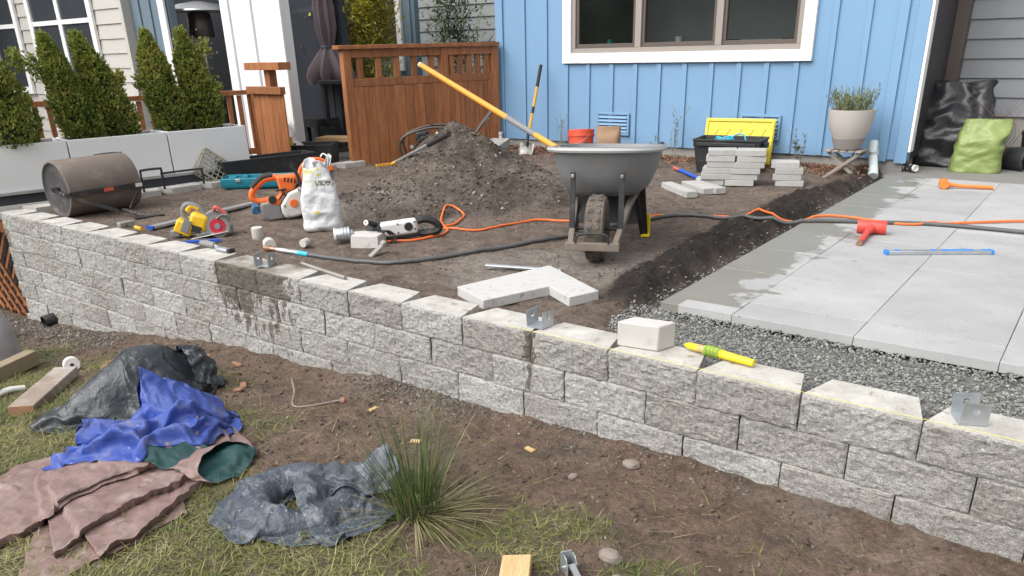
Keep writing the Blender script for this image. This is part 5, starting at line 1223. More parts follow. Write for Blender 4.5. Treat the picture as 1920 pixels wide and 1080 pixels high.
# bag of mortar mix
def m_bagprint(k):
    t = NT(k); co = t.coord(); sx = t.n('ShaderNodeSeparateXYZ'); t.l(co, sx.inputs[0])
    n = t.noise(co, 20, 5, .6); c = t.mix(n, (.52,.53,.55), (.74,.74,.75))
    # faint print: grey text lines on the lower front, a dark and yellow label near the mouth
    def band(z0, z1, x0, x1):
        a = t.math('MULTIPLY', t.math('GREATER_THAN', sx.outputs[2], z0), t.math('LESS_THAN', sx.outputs[2], z1))
        return t.math('MULTIPLY', a, t.math('MULTIPLY', t.math('GREATER_THAN', sx.outputs[0], x0), t.math('LESS_THAN', sx.outputs[0], x1)))
    w = t.n('ShaderNodeTexWave', wave_type='BANDS', bands_direction='Z', i_Scale=28.0); t.l(co, w.inputs['Vector'])
    gr = t.noise(co, 90, 2)
    c = t.mix(t.math('MULTIPLY', t.math('MULTIPLY', band(.04, .30, -.11, .11), t.ramp(w.outputs['Fac'], [(.45, 0), (.6, 1)])), t.ramp(gr, [(.45, .0), (.55, .22)])), c, (.25,.26,.29))
    c = t.mix(t.math('MULTIPLY', band(.335, .385, -.10, .11), .8), c, (.40,.40,.34))
    c = t.mix(t.math('MULTIPLY', band(.345, .378, -.02, .09), t.ramp(t.noise(co, 55, 1), [(.44, 0), (.47, .9)])), c, (.03,.03,.035))
    c = t.mix(t.math('MULTIPLY', band(.41, .47, -.10, .02), t.ramp(t.noise(co, 30, 2), [(.46, 0), (.5, .9)])), c, (.55,.50,.12))
    c = t.mix(t.math('MULTIPLY', band(.145, .165, -.06, -.01), .8), c, (.62,.52,.05))
    t.bump(t.math('ADD', n, t.noise(co, 9, 4, .6, 1.0)), .6, .015)
    return t.set(Base_Color=c, Roughness=.45)
SPEC['bagprint'] = m_bagprint
b = mb(); G = sack(b, .29, .17, .49, 71, .58, n=96, m=80, wr=.008, square=3.4, lean=(-.01, .02), sag=-.06)
t = thing('cement_bag', 'white half-empty cement bag standing open beside the cut-off saw', 'bag', (-4.74, 3.86, -.06), face(-4.74, 3.86))
part(t, 'sack', b, 'bagprint', ang=60)
b = mb()
for (x0, x1, h, s_) in ((-.10,-.02,.07,1),(-.01,.06,.05,-1),(.06,.10,.09,1)):
    Pp = [[(x0+(x1-x0)*u+.02*v*s_, -.02+.03*math.sin(u*3)+.02*v*s_, .475+h*v*(1-.4*abs(u-.5))) for u in np.linspace(0, 1, 6)] for v in np.linspace(0, 1, 5)]; b.grid(Pp)
part(t, 'torn_mouth', b, 'bagprint', solid=.002)
part(t, 'torn_strip', tb((.08,.0,.47),(.09,.0,.54),(.06,.01,.565),(.04,.0,.545), r=.006), 'whitecer')
# cut-off saw: orange and white
plain('sawwhite', (.60,.59,.56), .45, .08, 9, .1, 60, dirt=.25, dcol=(.33,.29,.25)); plain('saworange', (.78,.15,.025), .42, .06, 8, .06, 60, dirt=.15, dcol=(.35,.26,.2))
plain('bluerag', (.05,.14,.26), .8, .2, 9, .4, 40)
t = thing('cutoff_saw', 'orange and white cut-off saw with a black front handle behind the cement bag', 'saw', (-5.36, 4.0, -.055), face(-5.36, 4.0))
k_ = 1/860.0
def zp(x, y): return ((x-1130)*k_, (620-y)*k_)       # silhouette sketch units to metres
def slab(pts, y0, y1): 
    b = mb(); p = [zp(*q) for q in pts]; b.prism([(x, 0, z) for x, z in p][::-1], (0, y0, 0), (0, y1, 0)); return b
part(t, 'rear_cover', slab([(1000,490),(1075,470),(1110,440),(1090,320),(1225,320),(1240,355),(1200,420),(1150,430),(1105,480),(1100,520),(1060,520)], -.07, .07), 'saworange', bevel=.018, seg=3)
b = mb(); b.tube(crom([(*zp(1095,330)[:1], 0, zp(0,330)[1]), (zp(1010,0)[0], 0, zp(0,345)[1]), (zp(935,0)[0], 0, zp(0,405)[1]), (zp(915,0)[0], 0, zp(0,460)[1]), (zp(960,0)[0], 0, zp(0,490)[1]), (zp(1060,0)[0], 0, zp(0,480)[1])], 26), .026, 12); part(t, 'rear_handle', b, 'saworange')
b = mb(); b.tube(crom([(zp(1070,0)[0], 0, zp(0,318)[1]), (zp(1000,0)[0], 0, zp(0,332)[1]), (zp(925,0)[0], 0, zp(0,395)[1])], 16), .027, 12); o = part(t, 'handle_grip', b, 'rubber'); 
part(t, 'fuel_tank', slab([(960,500),(1098,480),(1098,560),(1125,612),(1010,625),(975,575)], -.065, .065), 'greyband', bevel=.018, seg=3)
part(t, 'engine_cover', slab([(1100,520),(1160,435),(1255,400),(1300,430),(1350,520),(1330,565),(1215,600),(1128,612),(1102,570)], -.095, .03), 'sawwhite', bevel=.02, seg=3)
x, z = zp(1190, 505); b = mb(); b.lathe([(0,.012),(.03,.012),(.034,.0),(.06,-.004)], 24, (x, -.095, z), (R(90),0,0)); part(t, 'starter_cap', b, 'saworange')
for (q, w_) in (((1235,415),0),((1260,520),0),((1125,520),0),((1140,590),0)): x, z = zp(*q); b = mb(); b.lathe([(0,.006),(.009,.006),(.009,-.004)], 10, (x, -.095, z), (R(90),0,0)); part(t, 'screw', b, 'steel')
b = mb(); b.tube(crom([(zp(x,0)[0], -.11, zp(0,y)[1]) for x, y in ((1205,250),(1232,300),(1245,350),(1262,420),(1290,520),(1315,600))], 24), .013, 10); part(t, 'front_handle', b, 'rubber')
b = mb(); b.tube(crom([(zp(x,0)[0], -.10, zp(0,y)[1]) for x, y in ((1315,600),(1355,560),(1350,500),(1300,420),(1270,330),(1300,275),(1390,262))], 30), .008, 8); part(t, 'handle_bar', b, 'sawwhite')
part(t, 'belt_arm', slab([(1290,375),(1420,320),(1440,410),(1380,495),(1340,500)], -.05, .02), 'sawwhite', bevel=.012)
b = mb(); cx_, cz_ = zp(1372, 350); pts = [(cx_, 0, cz_)]+[(cx_+.155*math.cos(a), 0, cz_+.155*math.sin(a)) for a in np.linspace(R(20), R(215), 22)]; b.prism(pts[::-1], (0,-.015,0), (0,.05,0)); part(t, 'blade_guard', b, 'saworange', bevel=.008)
b = mb(); b.lathe([(0,-.004),(.14,-.002),(.14,.002),(0,.004)], 40, (cx_, .02, cz_), (R(90),0,0)); part(t, 'cutting_disc', b, 'greyband')
b = mb(); b.tube([(zp(1080,0)[0], -.075, zp(0,415)[1]), (zp(1150,0)[0], -.08, zp(0,405)[1])], .007, 8); b.tube([(zp(1125,0)[0], -.075, zp(0,410)[1]), (zp(1140,0)[0], -.08, zp(0,455)[1])], .007, 8); part(t, 'choke_lever', b, 'rubber')
b = mb(); b.stone((zp(930,0)[0], -.02, zp(0,540)[1]), (.08,.08,.10), 5, 0, 2, .3); part(t, 'filler_cap', b, 'bluerag')
b = mb(); x, z = zp(1050, 475); b.lathe([(0,.006),(.028,.006),(.034,-.004)], 18, (x, -.072, z), (R(90),0,0)); part(t, 'filter_knob', b, 'rubber')
for k in range(4): x, z = zp(1150+22*k, 345+5*k); b = mb(); b.box((x, -.0705, z), (.012, .004, .035), rot=(0, R(12), 0)); part(t, 'vent_slot', b, 'rubber')
# aluminium straightedge, circular saw and small things
t = thing('straightedge', 'long aluminium straightedge lying on the soil behind the circular saw', 'straightedge', (-5.93, 3.13, -.045), math.atan2(1.05, -.16))
b = mb(); b.box((.62, 0, .012), (1.22, .07, .022)); part(t, 'bar', b, 'alu', bevel=.003); b = mb(); b.box((.0, 0, .012), (.018, .074, .026)); part(t, 'end_cap', b, 'bluepipe', bevel=.002)
plain('sawyellow', (.78,.47,.02), .45, .08, 8, .08, 50, dirt=.12, dcol=(.3,.25,.18)); plain('redblade', (.50,.03,.05), .4, .15, 8, .1, dirt=.2)
t = thing('circular_saw', 'yellow and grey circular saw with a red blade on the soil', 'saw', (-5.36, 3.24, -.06), face(-5.36, 3.24)-.25)
b = mb(); b.box((.02, 0, .018), (.34, .16, .006), rot=(0, R(-9), 0)); part(t, 'base_plate', b, 'alu', bevel=.002)
b = mb(); b.box((-.13, -.02, .085), (.12, .12, .10), rot=(0, R(28), 0)); part(t, 'battery', b, 'sawyellow', bevel=.014)
b = mb(); b.box((-.105, -.083, .10), (.055, .01, .10), rot=(0, R(28), 0)); part(t, 'battery_trim', b, 'greyband', bevel=.003)
b = mb(); b.box((-.20, 0, .04), (.07, .09, .05)); part(t, 'battery_foot', b, 'greyband', bevel=.008)
b = mb(); b.box((-.02, 0, .12), (.13, .13, .12), rot=(0, R(20), 0)); part(t, 'motor_housing', b, 'sawyellow', bevel=.025, seg=3)
part(t, 'rear_handle', tb((-.12,0,.13),(-.13,0,.20),(-.09,0,.245),(-.02,0,.225),(.02,0,.17), r=.02), 'greyband'); part(t, 'handle_top', tb((-.10,0,.20),(-.06,0,.235),(-.01,0,.215), r=.021), 'sawyellow')
b = mb(); b.lathe([(0,-.002),(.085,-.002),(.085,.002),(0,.002)], 36, (.115, -.055, .085), (R(90),0,0)); part(t, 'blade', b, 'spadesteel'); b = mb(); b.lathe([(0,.0035),(.058,.0035),(.058,.002)], 30, (.115, -.055, .085), (R(90),0,0)); part(t, 'blade_label', b, 'redblade'); b = mb(); b.box((-.05, -.07, .075), (.09, .012, .05), rot=(0, R(20), 0)); part(t, 'vent_panel', b, 'rubber', bevel=.003); b = mb(); b.box((.19, 0, .05), (.02, .12, .05)); part(t, 'bevel_bracket', b, 'greyband', bevel=.003); part(t, 'guard_lever', tb((.115,-.06,.14),(.16,-.07,.17),(.2,-.07,.165), r=.006), 'greyband'); b = mb(); b.lathe([(0,.008),(.022,.008),(.022,-.004)], 14, (.115, -.058, .085), (R(90),0,0)); part(t, 'arbor', b, 'alu')
b = mb(); cg = (.105, 0, .095); pts = [(cg[0], 0, cg[2])]+[(cg[0]+.105*math.cos(a), 0, cg[2]+.105*math.sin(a)) for a in np.linspace(R(15), R(200), 20)]; b.prism(pts[::-1], (0,-.045,0), (0,.03,0)); part(t, 'upper_guard', b, 'greyband', bevel=.006)
part(t, 'front_handle', tb((.10,-.05,.20),(.13,-.06,.225),(.19,-.06,.17), r=.013), 'redtape')
b = mb(); b.box((0,0,0), (.26,.03,.014)); single('pencil_bar', 'short blue bar on the soil below the circular saw', 'bar', b, 'bluepipe', (-5.18, 3.10, -.045), math.atan2(.4, .35))
plain('corecon', (.50,.48,.45), .9, .1, 14, .4, 90, dirt=.15)
b = mb(); b.lathe([(0,0),(.04,0),(.042,.004),(.042,.082),(.038,.086),(0,.086)], 22); m0 = b
cr = single('concrete_core', 'drilled concrete core standing upright near the cement bag', 'core', b, 'corecon', (-4.93, 3.40, -.058), group=None)
for loc, rot, lab in (((-4.60,3.25,-.018), (R(90),0,R(60)), 'drilled concrete core lying on its side near the hose end'), ((-4.40,3.43,-.022), (R(90),0,R(15)), 'smaller drilled concrete core beside the trowel end')):
    o = cr.copy(); COL.objects.link(o); o.location = loc; o.rotation_euler = rot; o['label'] = lab
    if 'smaller' in lab: o.scale = (.7, .7, .7)
b = mb(); b.box((0,0,.045), (.21,.16,.09), taper=.94); single('concrete_block', 'pale concrete block supporting the core drill', 'block', b, 'corecon', (-4.05, 3.68, -.062), R(25), bevel=.006)
# core drill
plain('drillwhite', (.66,.66,.65), .4, .05, 9, .06, dirt=.08); plain('drillblack', (.02,.02,.022), .5, .2, 10, .15, 70, dirt=.15, dcol=(.12,.1,.08))
t = thing('core_drill', 'white and black core drill with a ribbed steel bit lying on a block', 'drill', (-4.02, 3.88, -.055), face(-4.02, 3.88), rot=(0, R(-2), face(-4.02, 3.88)))
def lx(prof, y=0, z=.075, n=20, sq=None): b = mb(); b.lathe(prof, n, (0, y, z), (0, R(90), 0)); return b
part(t, 'core_bit', lx([(0,-.385),(.044,-.385),(.046,-.38),(.046,-.35),(.05,-.348),(.05,-.333),(.045,-.331),(.05,-.327),(.05,-.312),(.045,-.31),(.05,-.306),(.05,-.291),(.028,-.282),(.026,-.27),(.012,-.262),(.012,-.17)]), 'galv')
part(t, 'bit_crown', lx([(0,-.402),(.044,-.402),(.047,-.386)]), 'drillwhite')
part(t, 'chuck', lx([(.02,-.175),(.036,-.17),(.042,-.13),(.042,-.08),(.036,-.07)]), 'drillblack')
b = mb(); b.box((.055, 0, .085), (.27, .085, .105), rot=(0, R(-3), 0)); part(t, 'motor_body', b, 'drillwhite', bevel=.022, seg=3)
b = mb(); b.box((.07, 0, .03), (.27, .075, .04), rot=(0, R(-3), 0)); part(t, 'lower_body', b, 'drillblack', bevel=.014)
b = mb(); b.lathe([(0,.010),(.026,.010),(.031,.0)], 20, (.125, -.044, .095), (R(90),0,0)); part(t, 'dial', b, 'drillblack')
for x, z in ((.05,.12),(.05,.06),(.17,.125),(.17,.075)): b = mb(); b.lathe([(0,.004),(.006,.004),(.006,0)], 8, (x, -.0435, z), (R(90),0,0)); part(t, 'screw', b, 'drillblack')
part(t, 'rear_handle', tb((.19,0,.12),(.25,0,.13),(.32,0,.10),(.345,0,.06),(.31,0,.035),(.20,0,.03), r=.027), 'drillblack'); part(t, 'trigger', tb((.22,0,.085),(.25,0,.06), r=.014), 'greyband')
part(t, 'side_handle', tb((-.08,0,.11),(-.12,-.04,.135),(-.16,-.10,.16), r=.019), 'drillblack'); b = mb(); b.lathe([(.006,.004),(.018,.004),(.02,0)], 12, (-.165,-.108,.163), (R(75),0,R(-30))); part(t, 'handle_end', b, 'whitecer')
b = mb(); b.lathe([(.044,-.03),(.052,-.028),(.052,.02),(.044,.022)], 20, (-.09,0,.08), (0,R(90),0)); part(t, 'handle_clamp', b, 'drillblack')
for j in range(3): part(t, 'cord_loop', tb(*[(-.06+.015*j+.06*math.cos(a), -.10-.008*j, .03+.065*math.sin(a)) for a in np.linspace(.5, 6.5, 9)], r=.006), 'rubber')
# trowel-like plate
b = mb(); b.box((0,0,.03), (.13,.05,.012), rot=(0,R(-35),0)); b.box((.05,0,.07), (.03,.055,.02), rot=(0,R(-35),0)); single('steel_scraper', 'dark steel scraper stuck in the soil beside the grey hose', 'scraper', b, 'spadesteel', (-3.80, 3.52, -.055), R(70))
# ================================================================== hose and extension cord
plain('greyhose', (.085,.088,.092), .55, .1, 10, .1, 60, dirt=.2, dcol=(.2,.17,.145)); plain('tealtape', (.03,.42,.60), .4, .05, 8, .02); plain('brass', (.36,.20,.13), .4, .2, 14, .1, metal=.6)
def ground_path(pts, n, lift, wob=0, seed=0):
    P = crom([(x, y, 0) for x, y in pts], n)
    for i in range(n):
        x, y = P[i, :2]; z = -.018 if (x > -1.71) else ztop(x, y)
        P[i, 2] = z
    for _ in range(6): P[1:-1, 2] = np.maximum(P[1:-1, 2], (P[:-2, 2]+P[2:, 2])/2-.0015)
    P[:, 2] += lift; return P
hp_ = [(-4.28,3.235),(-4.08,3.265),(-3.73,3.325),(-3.47,3.44),(-3.24,3.90),(-2.98,4.60),(-2.72,5.48),(-2.41,5.68),(-1.92,5.63),(-1.55,5.80),(-1.25,5.92),(-.9,6.05),(-.35,6.07),(.3,6.0),(1.4,5.7)]
P = ground_path(hp_, 150, .014)
t = thing('garden_hose', 'grey water hose with a cyan taped coupling crossing the soil and slabs', 'hose', (0,0,0))
b = mb(); b.tube(P, .0135, 10); part(t, 'hose', b, 'greyhose')
a0 = P[0]; dv_ = (P[0]-P[4]); dv_ /= np.linalg.norm(dv_)
b = mb(); b.tube([a0-dv_*.10, a0-dv_*.01], .0165, 12); part(t, 'tape', b, 'tealtape')
b = mb(); b.tube([a0-dv_*.01, a0+dv_*.02, a0+dv_*.04, a0+dv_*.09, a0+dv_*.10, a0+dv_*.18], [.016,.018,.014,.014,.018,.015], 12); part(t, 'coupling', b, 'galv')
b = mb(); b.tube([a0+dv_*.18, a0+dv_*.24, a0+dv_*.25, a0+dv_*.29], [.014,.016,.024,.022], 12); part(t, 'nozzle', b, 'brass')
cp = [(-4.02,3.78),(-3.86,3.95),(-3.80,4.15),(-3.86,4.30),(-4.15,4.55),(-4.28,4.78),(-4.12,4.80),(-3.98,4.52),(-3.99,4.36),(-3.85,4.36),(-3.65,4.45),(-3.51,4.90),(-3.2,5.04),(-2.98,5.20),(-2.74,5.52),(-2.39,5.75),(-2.13,5.75),(-1.86,5.74),(-1.58,6.02),(-1.3,6.0),(-1.05,5.98),(-.7,6.25),(-.40,6.48),(.2,6.8),(1.4,7.0)]
P = ground_path(cp, 190, .010); 
for i in range(len(P)):
    if np.min(np.hypot(*(P[i, :2]-np.array(hp_)).T)) < .05: P[i, 2] += .012
plain('orangecord', (.80,.16,.03), .45, .06, 10, .05, dirt=.08, dcol=(.35,.2,.12))
b = mb(); b.tube(P, .0085, 8); single('extension_cord', 'orange extension cord snaking from the core drill across the patio', 'cord', b, 'orangecord')
# ================================================================== loose slabs and stacks
plain('newconc', (.39,.385,.372), .88, .06, 8, .25, 110, rnd=.08, dirt=.18, dcol=(.28,.25,.215))
plain('slabtop', (.47,.465,.45), .88, .06, 6, .25, 110, dirt=.2, dcol=(.16,.13,.105), ds=22)
pts = [(-2.740,3.104,-0.005), (-2.458,2.982,-0.005), (-2.315,3.382,-0.005), (-2.112,3.267,-0.005), (-2.040,3.448,-0.005), (-2.562,3.745,-0.005)]
b = mb(); b.prism(pts, (0,0,-.055), (0,0,0)); single('notched_slab', 'pale L-shaped cut paving slab lying on the soil behind the wall', 'slab', b, 'slabtop', bevel=.004)
pv = mb(); pv.box((0,0,.0275), (.262,.20,.053)); pvm = None; r = random.Random(8)
def pave(loc, rz, lab, grp, tilt=(0,0), sx=1, sy=1):
    global pvm
    if pvm is None: pvm = pv.mesh('concrete_paver'); pvm.materials.append(M('newconc'))
    o = link('concrete_paver', pvm, None, None, .004); o.location = loc; o.rotation_euler = (tilt[0], tilt[1], rz); o.scale = (sx, sy, 1); tag(o, lab, 'paver', grp); return o
dS = np.array((.93, .36)); aS = math.atan2(.36, .93); oS = np.array((-2.98, 7.22))
for k in range(6):
    for j in range(2):
        off = (-.09 if k == 0 else (-.06 if k == 1 else (-.03 if k == 2 else 0)))+r.uniform(-.012, .012)
        p = oS+dS*(.02+.265*j+off); 
        pave((p[0], p[1]+r.uniform(-.01, .01), -.055+.0545*k), aS+r.uniform(-.05, .05), 'grey concrete paver in the tall stack, ' + ['its bottom layer on the soil','second layer up','third layer up','fourth layer up','layer under the top pair','top pair'][k], 'pavers of the tall stack')
for k in range(4):
    p = oS+dS*(.62+r.uniform(-.02, .02))+np.array((.0, .02)); pave((p[0]+(-.05 if k == 3 else 0), p[1], -.055+.0545*k), aS+r.uniform(-.05, .05), ['bottom grey concrete paver of the short stack','second grey concrete paver up in the short stack','third grey concrete paver up in the short stack','topmost smaller paver on the short stack'][k], 'pavers of the short stack', sx=.95)
for (x, y, a, lab) in ((-3.10, 6.62, -.72, 'narrow concrete bar lying flat, outermost of three beside the paver stack'), (-3.00, 6.80, -.70, 'narrow concrete bar lying flat in the middle of three'), (-2.92, 6.84, -.62, 'narrow concrete bar lying across the others beside the tall paver stack')):
    b = mb(); b.box((0,0,.027), (.58 if 'outer' in lab else .46,.105,.054)); single('concrete_bar', lab, 'bar', b, 'newconc', (x, y, -.055+(.0 if 'across' not in lab else .004)), a, 'loose concrete bars beside the paver stack', bevel=.004)
# ================================================================== hammers and level on the patio
plain('hotorange', (.85,.20,.035), .45, .05, 8, .04, dirt=.05); plain('redhammer', (.62,.065,.05), .5, .08, 8, .05, dirt=.08); plain('levelblue', (.03,.22,.62), .4, .05, 8, .02)
t = thing('dead_blow_hammer', 'bright orange dead blow hammer lying on the patio near the bags', 'hammer', (-1.13, 7.72, .018), math.atan2(.10, .37))
b = mb(); b.lathe([(0,-.07),(.034,-.07),(.038,-.06),(.038,.06),(.034,.07),(0,.07)], 20, (0,0,.0), (R(90),0,0)); part(t, 'head', b, 'hotorange'); b = mb(); b.tube([(.03,0,-.005),(.12,0,-.015),(.38,0,-.02)], [.022,.016,.019], 12, flat=.85); part(t, 'handle', b, 'hotorange')
t = thing('rubber_mallet', 'red mallet lying on the patio beside the hose', 'hammer', (-1.20, 5.60, .027), math.atan2(.05, .25))
b = mb(); b.lathe([(0,-.09),(.042,-.09),(.047,-.08),(.044,-.03),(.044,.03),(.047,.08),(.042,.09),(0,.09)], 22, (0,0,0), (0,R(90),0)); part(t, 'head', b, 'redhammer'); b = mb(); b.tube([(0,-.02,-.005),(-.02,-.1,-.015),(-.05,-.36,-.028)], [.035,.02,.018], 12); hd = part(t, 'handle', b, 'redhammer')
b = mb(); b.tube([(-.05,-.361,-.028),(-.054,-.39,-.029)], [.019,.018], 12); part(t, 'butt', b, 'brass')
A = np.array((-.99, 5.07, -.018)); Bq = np.array((-.46, 5.40, -.018)); dd = Bq-A; L = float(np.linalg.norm(dd))
t = thing('spirit_level', 'silver spirit level with blue ends lying on the patio slabs', 'level', tuple(A), math.atan2(dd[1], dd[0]))
b = mb(); b.box((L/2, 0, .012), (L-.03, .045, .023)); part(t, 'body', b, 'galv', bevel=.002)
for x in (0.008, L-.008): b = mb(); b.box((x, 0, .0125), (.02, .048, .026)); part(t, 'end_cap', b, 'levelblue', bevel=.003)
for x, w in ((.07,.03),(.28,.03),(.42,.18),(.58,.05)): b = mb(); b.box((x*L/.62, 0, .0245), (w, .028, .003)); part(t, 'blue_label', b, 'levelblue')
# ================================================================== on top of the wall
P1, P2, P3 = np.array((-1.545,2.770,0.000)), np.array((-1.363,2.798,0.000)), np.array((-1.331,2.895,0.000))
b = mb(); n4 = P1+(P3-P2); b.prism([P1, P2, P3, n4], (0,0,.0), (0,0,.112)); single('cut_block', 'pale cut concrete block standing loose on the wall top', 'block', b, 'corecon', bevel=.006)
def plate_hole(b, w, h, hr, th, hz):
    A = np.linspace(0, 2*math.pi, 24, endpoint=False); 
    def sq(a): c, s_ = math.cos(a), math.sin(a); q = 1/max(abs(c), abs(s_)); return c*q*w/2, (h/2)+s_*q*h/2
    G = []
    for y in (-th/2, th/2): G.append(([(hr*math.cos(a), y, hz+hr*math.sin(a)) for a in A], [(sq(a)[0], y, sq(a)[1]) for a in A]))
    b.grid([G[0][0], G[0][1], G[1][1], G[1][0], G[0][0]], close=True)
def bracket(label, loc, rz, flip=False):
    t = thing('post_base', label, 'bracket', loc, rz, 'galvanised post base brackets on the wall')
    b = mb(); b.box((0,0,.0025), (.09,.085,.004)); part(t, 'base_plate', b, 'galv')
    for s_ in (-1, 1):
        b = mb(); plate_hole(b, .085, .075, .011, .003, .045); o = part(t, 'flange', b, 'galv'); o.location = (s_*.044, 0, .004); o.rotation_euler = (0, R(4*s_), R(90))
bracket('galvanised post base bracket on the stained wall block near the hose end', (-4.03, 2.80, .001), R(22))
bracket('galvanised post base bracket on the wall near the L-shaped slab', (-1.97, 2.80, .001), R(-4))
bracket('galvanised post base bracket on the wall end beside the gravel', (-.20, 2.80, .001), R(115))
# line peg with yellow string
t = thing('string_line_peg', 'yellow peg wound with lime string lying on the wall top', 'string line', (-1.265, 2.885, .022), math.atan2(-.03, .25))
plain('limestring', (.42,.55,.12), .8, .2, 60, .6, 200)
b = mb(); b.tube([(-.02,0,0),(.0,0,0),(.05,0,0)], [.004,.014,.016], 12); part(t, 'tip', b, 'yellowplastic'); b = mb(); b.tube([(.05,0,0),(.075,0,0)], [.0165,.0165], 12); part(t, 'bare_wood', b, 'rawwood')
b = mb()
for k in range(12): b.lathe([(.019,-.0035),(.0225+.002*(k%3),0),(.019,.0035)], 14, (.082+.0055*k, 0, 0), (0, R(90), R(8*((k%3)-1))))
part(t, 'wound_string', b, 'limestring'); b = mb(); b.tube([(.075,0,0),(.15,0,0)], .018, 12); part(t, 'core', b, 'limestring'); b = mb(); b.tube([(.15,0,0),(.16,0,0),(.165,0,-.001),(.30,0,-.003)], [.016,.022,.018,.015], 12); part(t, 'handle', b, 'yellowplastic')
plain('yellowstring', (.75,.68,.08), .7, .1, 60, 0)
b = mb(); b.tube([(-2.1,2.715,.004),(-1.5,2.712,.005),(-.9,2.71,.006),(.6,2.71,.006)], .0009, 5); single('string_line', 'thin yellow mason string stretched along the wall top', 'string', b, 'yellowstring')
# hammers, grip tool and rod along the wall
t = thing('club_hammer', 'dark-headed hammer with a yellow handle end on the far wall blocks', 'hammer', (-5.98, 2.97, .006), math.atan2(-.02, .25))
b = mb(); b.box((0,0,.012), (.05,.12,.045)); part(t, 'head', b, 'spadesteel', bevel=.008); b = mb(); b.tube([(.02,0,.01),(.16,0,.008)], .012, 10); part(t, 'shaft', b, 'rubber'); b = mb(); b.tube([(.16,0,.008),(.26,0,.006)], .014, 10); part(t, 'handle', b, 'yellowgrip')
t = thing('hand_grinder', 'grey rubber-gripped hand tool with a steel head on the wall top', 'tool', (-4.86, 2.90, .02), math.atan2(.01, .36))
b = mb(); b.tube([(0,0,.0),(.05,0,.002),(.15,0,0)], [.02,.026,.02], 12); part(t, 'grip', b, 'greyband'); b = mb(); b.tube([(.15,0,0),(.22,-.02,-.005)], .012, 10); part(t, 'neck', b, 'galv'); b = mb(); b.box((.27,-.025,-.006), (.13,.045,.022)); part(t, 'head', b, 'galv', bevel=.006); b = mb(); b.box((.345,-.02,-.006), (.03,.05,.026)); part(t, 'jaw', b, 'rubber', bevel=.004)
b = mb(); b.tube([(-3.84,2.93,.012),(-3.62,2.89,.012),(-3.36,2.85,.012)], .011, 10); single('steel_rod', 'rusty grey steel rod lying across the wall blocks', 'rod', b, 'spadesteel')
b = mb(); b.tube([(-2.95,3.62,-.03),(-2.5,3.78,-.035)], .02, 8, flat=.4); single('wet_strip', 'thin pale strip of scrap lying on the wet soil behind the slab', 'scrap', b, 'galv')
b = mb(); b.box((0,0,.006), (.12,.05,.012)); single('scrap_board', 'small pale scrap board on the soil behind the cement bag', 'scrap', b, 'weatheredwood', (-5.62, 5.02, -.045), R(60))

# ================================================================== tarps and bags in the yard
def tarpmat(name, col, rough, dirtc, dirt=.35, bs=10, bst=.5, ds=8, var=.15, weave=True, edge=None):
    def f(k):
        t = NT(k); co = t.coord()
        n1 = t.noise(co, 5, 5, .6); n2 = t.noise(co, bs, 6, .62, 1.2); n3 = t.noise(co, bs*6, 3, .6)
        c = t.mix(n1, sc(col, 1-var), sc(col, 1+var))
        d = t.ramp(t.noise(co, ds, 9, .74), [(.62-dirt*.25, 0), (.74-dirt*.15, 1)])
        c = t.mix(t.math('MULTIPLY', d, min(.85, .25+dirt)), c, dirtc)
        sp = t.ramp(t.noise(co, 46, 4, .6), [(.66, 0), (.70, .7)])
        c = t.mix(sp, c, sc(dirtc, 1.35))
        h = t.math('ADD', n2, t.math('MULTIPLY', n3, .18))
        if weave:
            w = t.n('ShaderNodeTexWave', i_Scale=190.0); t.l(co, w.inputs['Vector']); h = t.math('ADD', h, t.math('MULTIPLY', w.outputs['Fac'], .05))
        t.bump(h, bst, .022)
        return t.set(Base_Color=c, Roughness=t.math('ADD', rough, t.math('MULTIPLY', d, .3)))
    SPEC[name] = f
tarpmat('bluetarp', (.042,.085,.36), .34, (.26,.25,.29), .36)
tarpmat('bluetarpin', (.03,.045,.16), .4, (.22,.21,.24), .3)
tarpmat('browntarp', (.24,.157,.142), .38, (.37,.31,.285), .42)
tarpmat('maroontarp', (.17,.075,.06), .4, (.28,.2,.17), .2)
tarpmat('greentarp', (.008,.055,.056), .55, (.03,.10,.10), .05)
tarpmat('slatefilm', (.062,.077,.10), .30, (.33,.33,.34), .36, 14, .6, 10, weave=False)
tarpmat('blackfilm', (.030,.036,.042), .26, (.12,.13,.14), .30, 11, .45, 6, weave=False)
OT = (-3.35, 1.50); zo = float(zyard(*OT))+.004; RT = math.atan2(.915, .40)
ct, st_ = math.cos(RT), math.sin(RT)
def lump(x, y, cx, cy, sx, sy, h): return h*np.exp(-((x-cx)/sx)**2-((y-cy)/sy)**2)
SUP = Support(-1.1, .8, -1.3, .7, lambda x, y: zyard(OT[0]+x*ct-y*st_, OT[1]+x*st_+y*ct)-zo+.006)
def quad(c00, c10, c11, c01, nu, nv):                     # bilinear patch, corners as (u, v) with v toward the viewer side
    s = np.linspace(0, 1, nu)[:, None, None]; t = np.linspace(0, 1, nv)[None, :, None]; C = [np.array((c[0], -c[1])) for c in (c00, c10, c11, c01)]
    return C[0]*(1-s)*(1-t)+C[1]*s*(1-t)+C[2]*s*t+C[3]*(1-s)*t
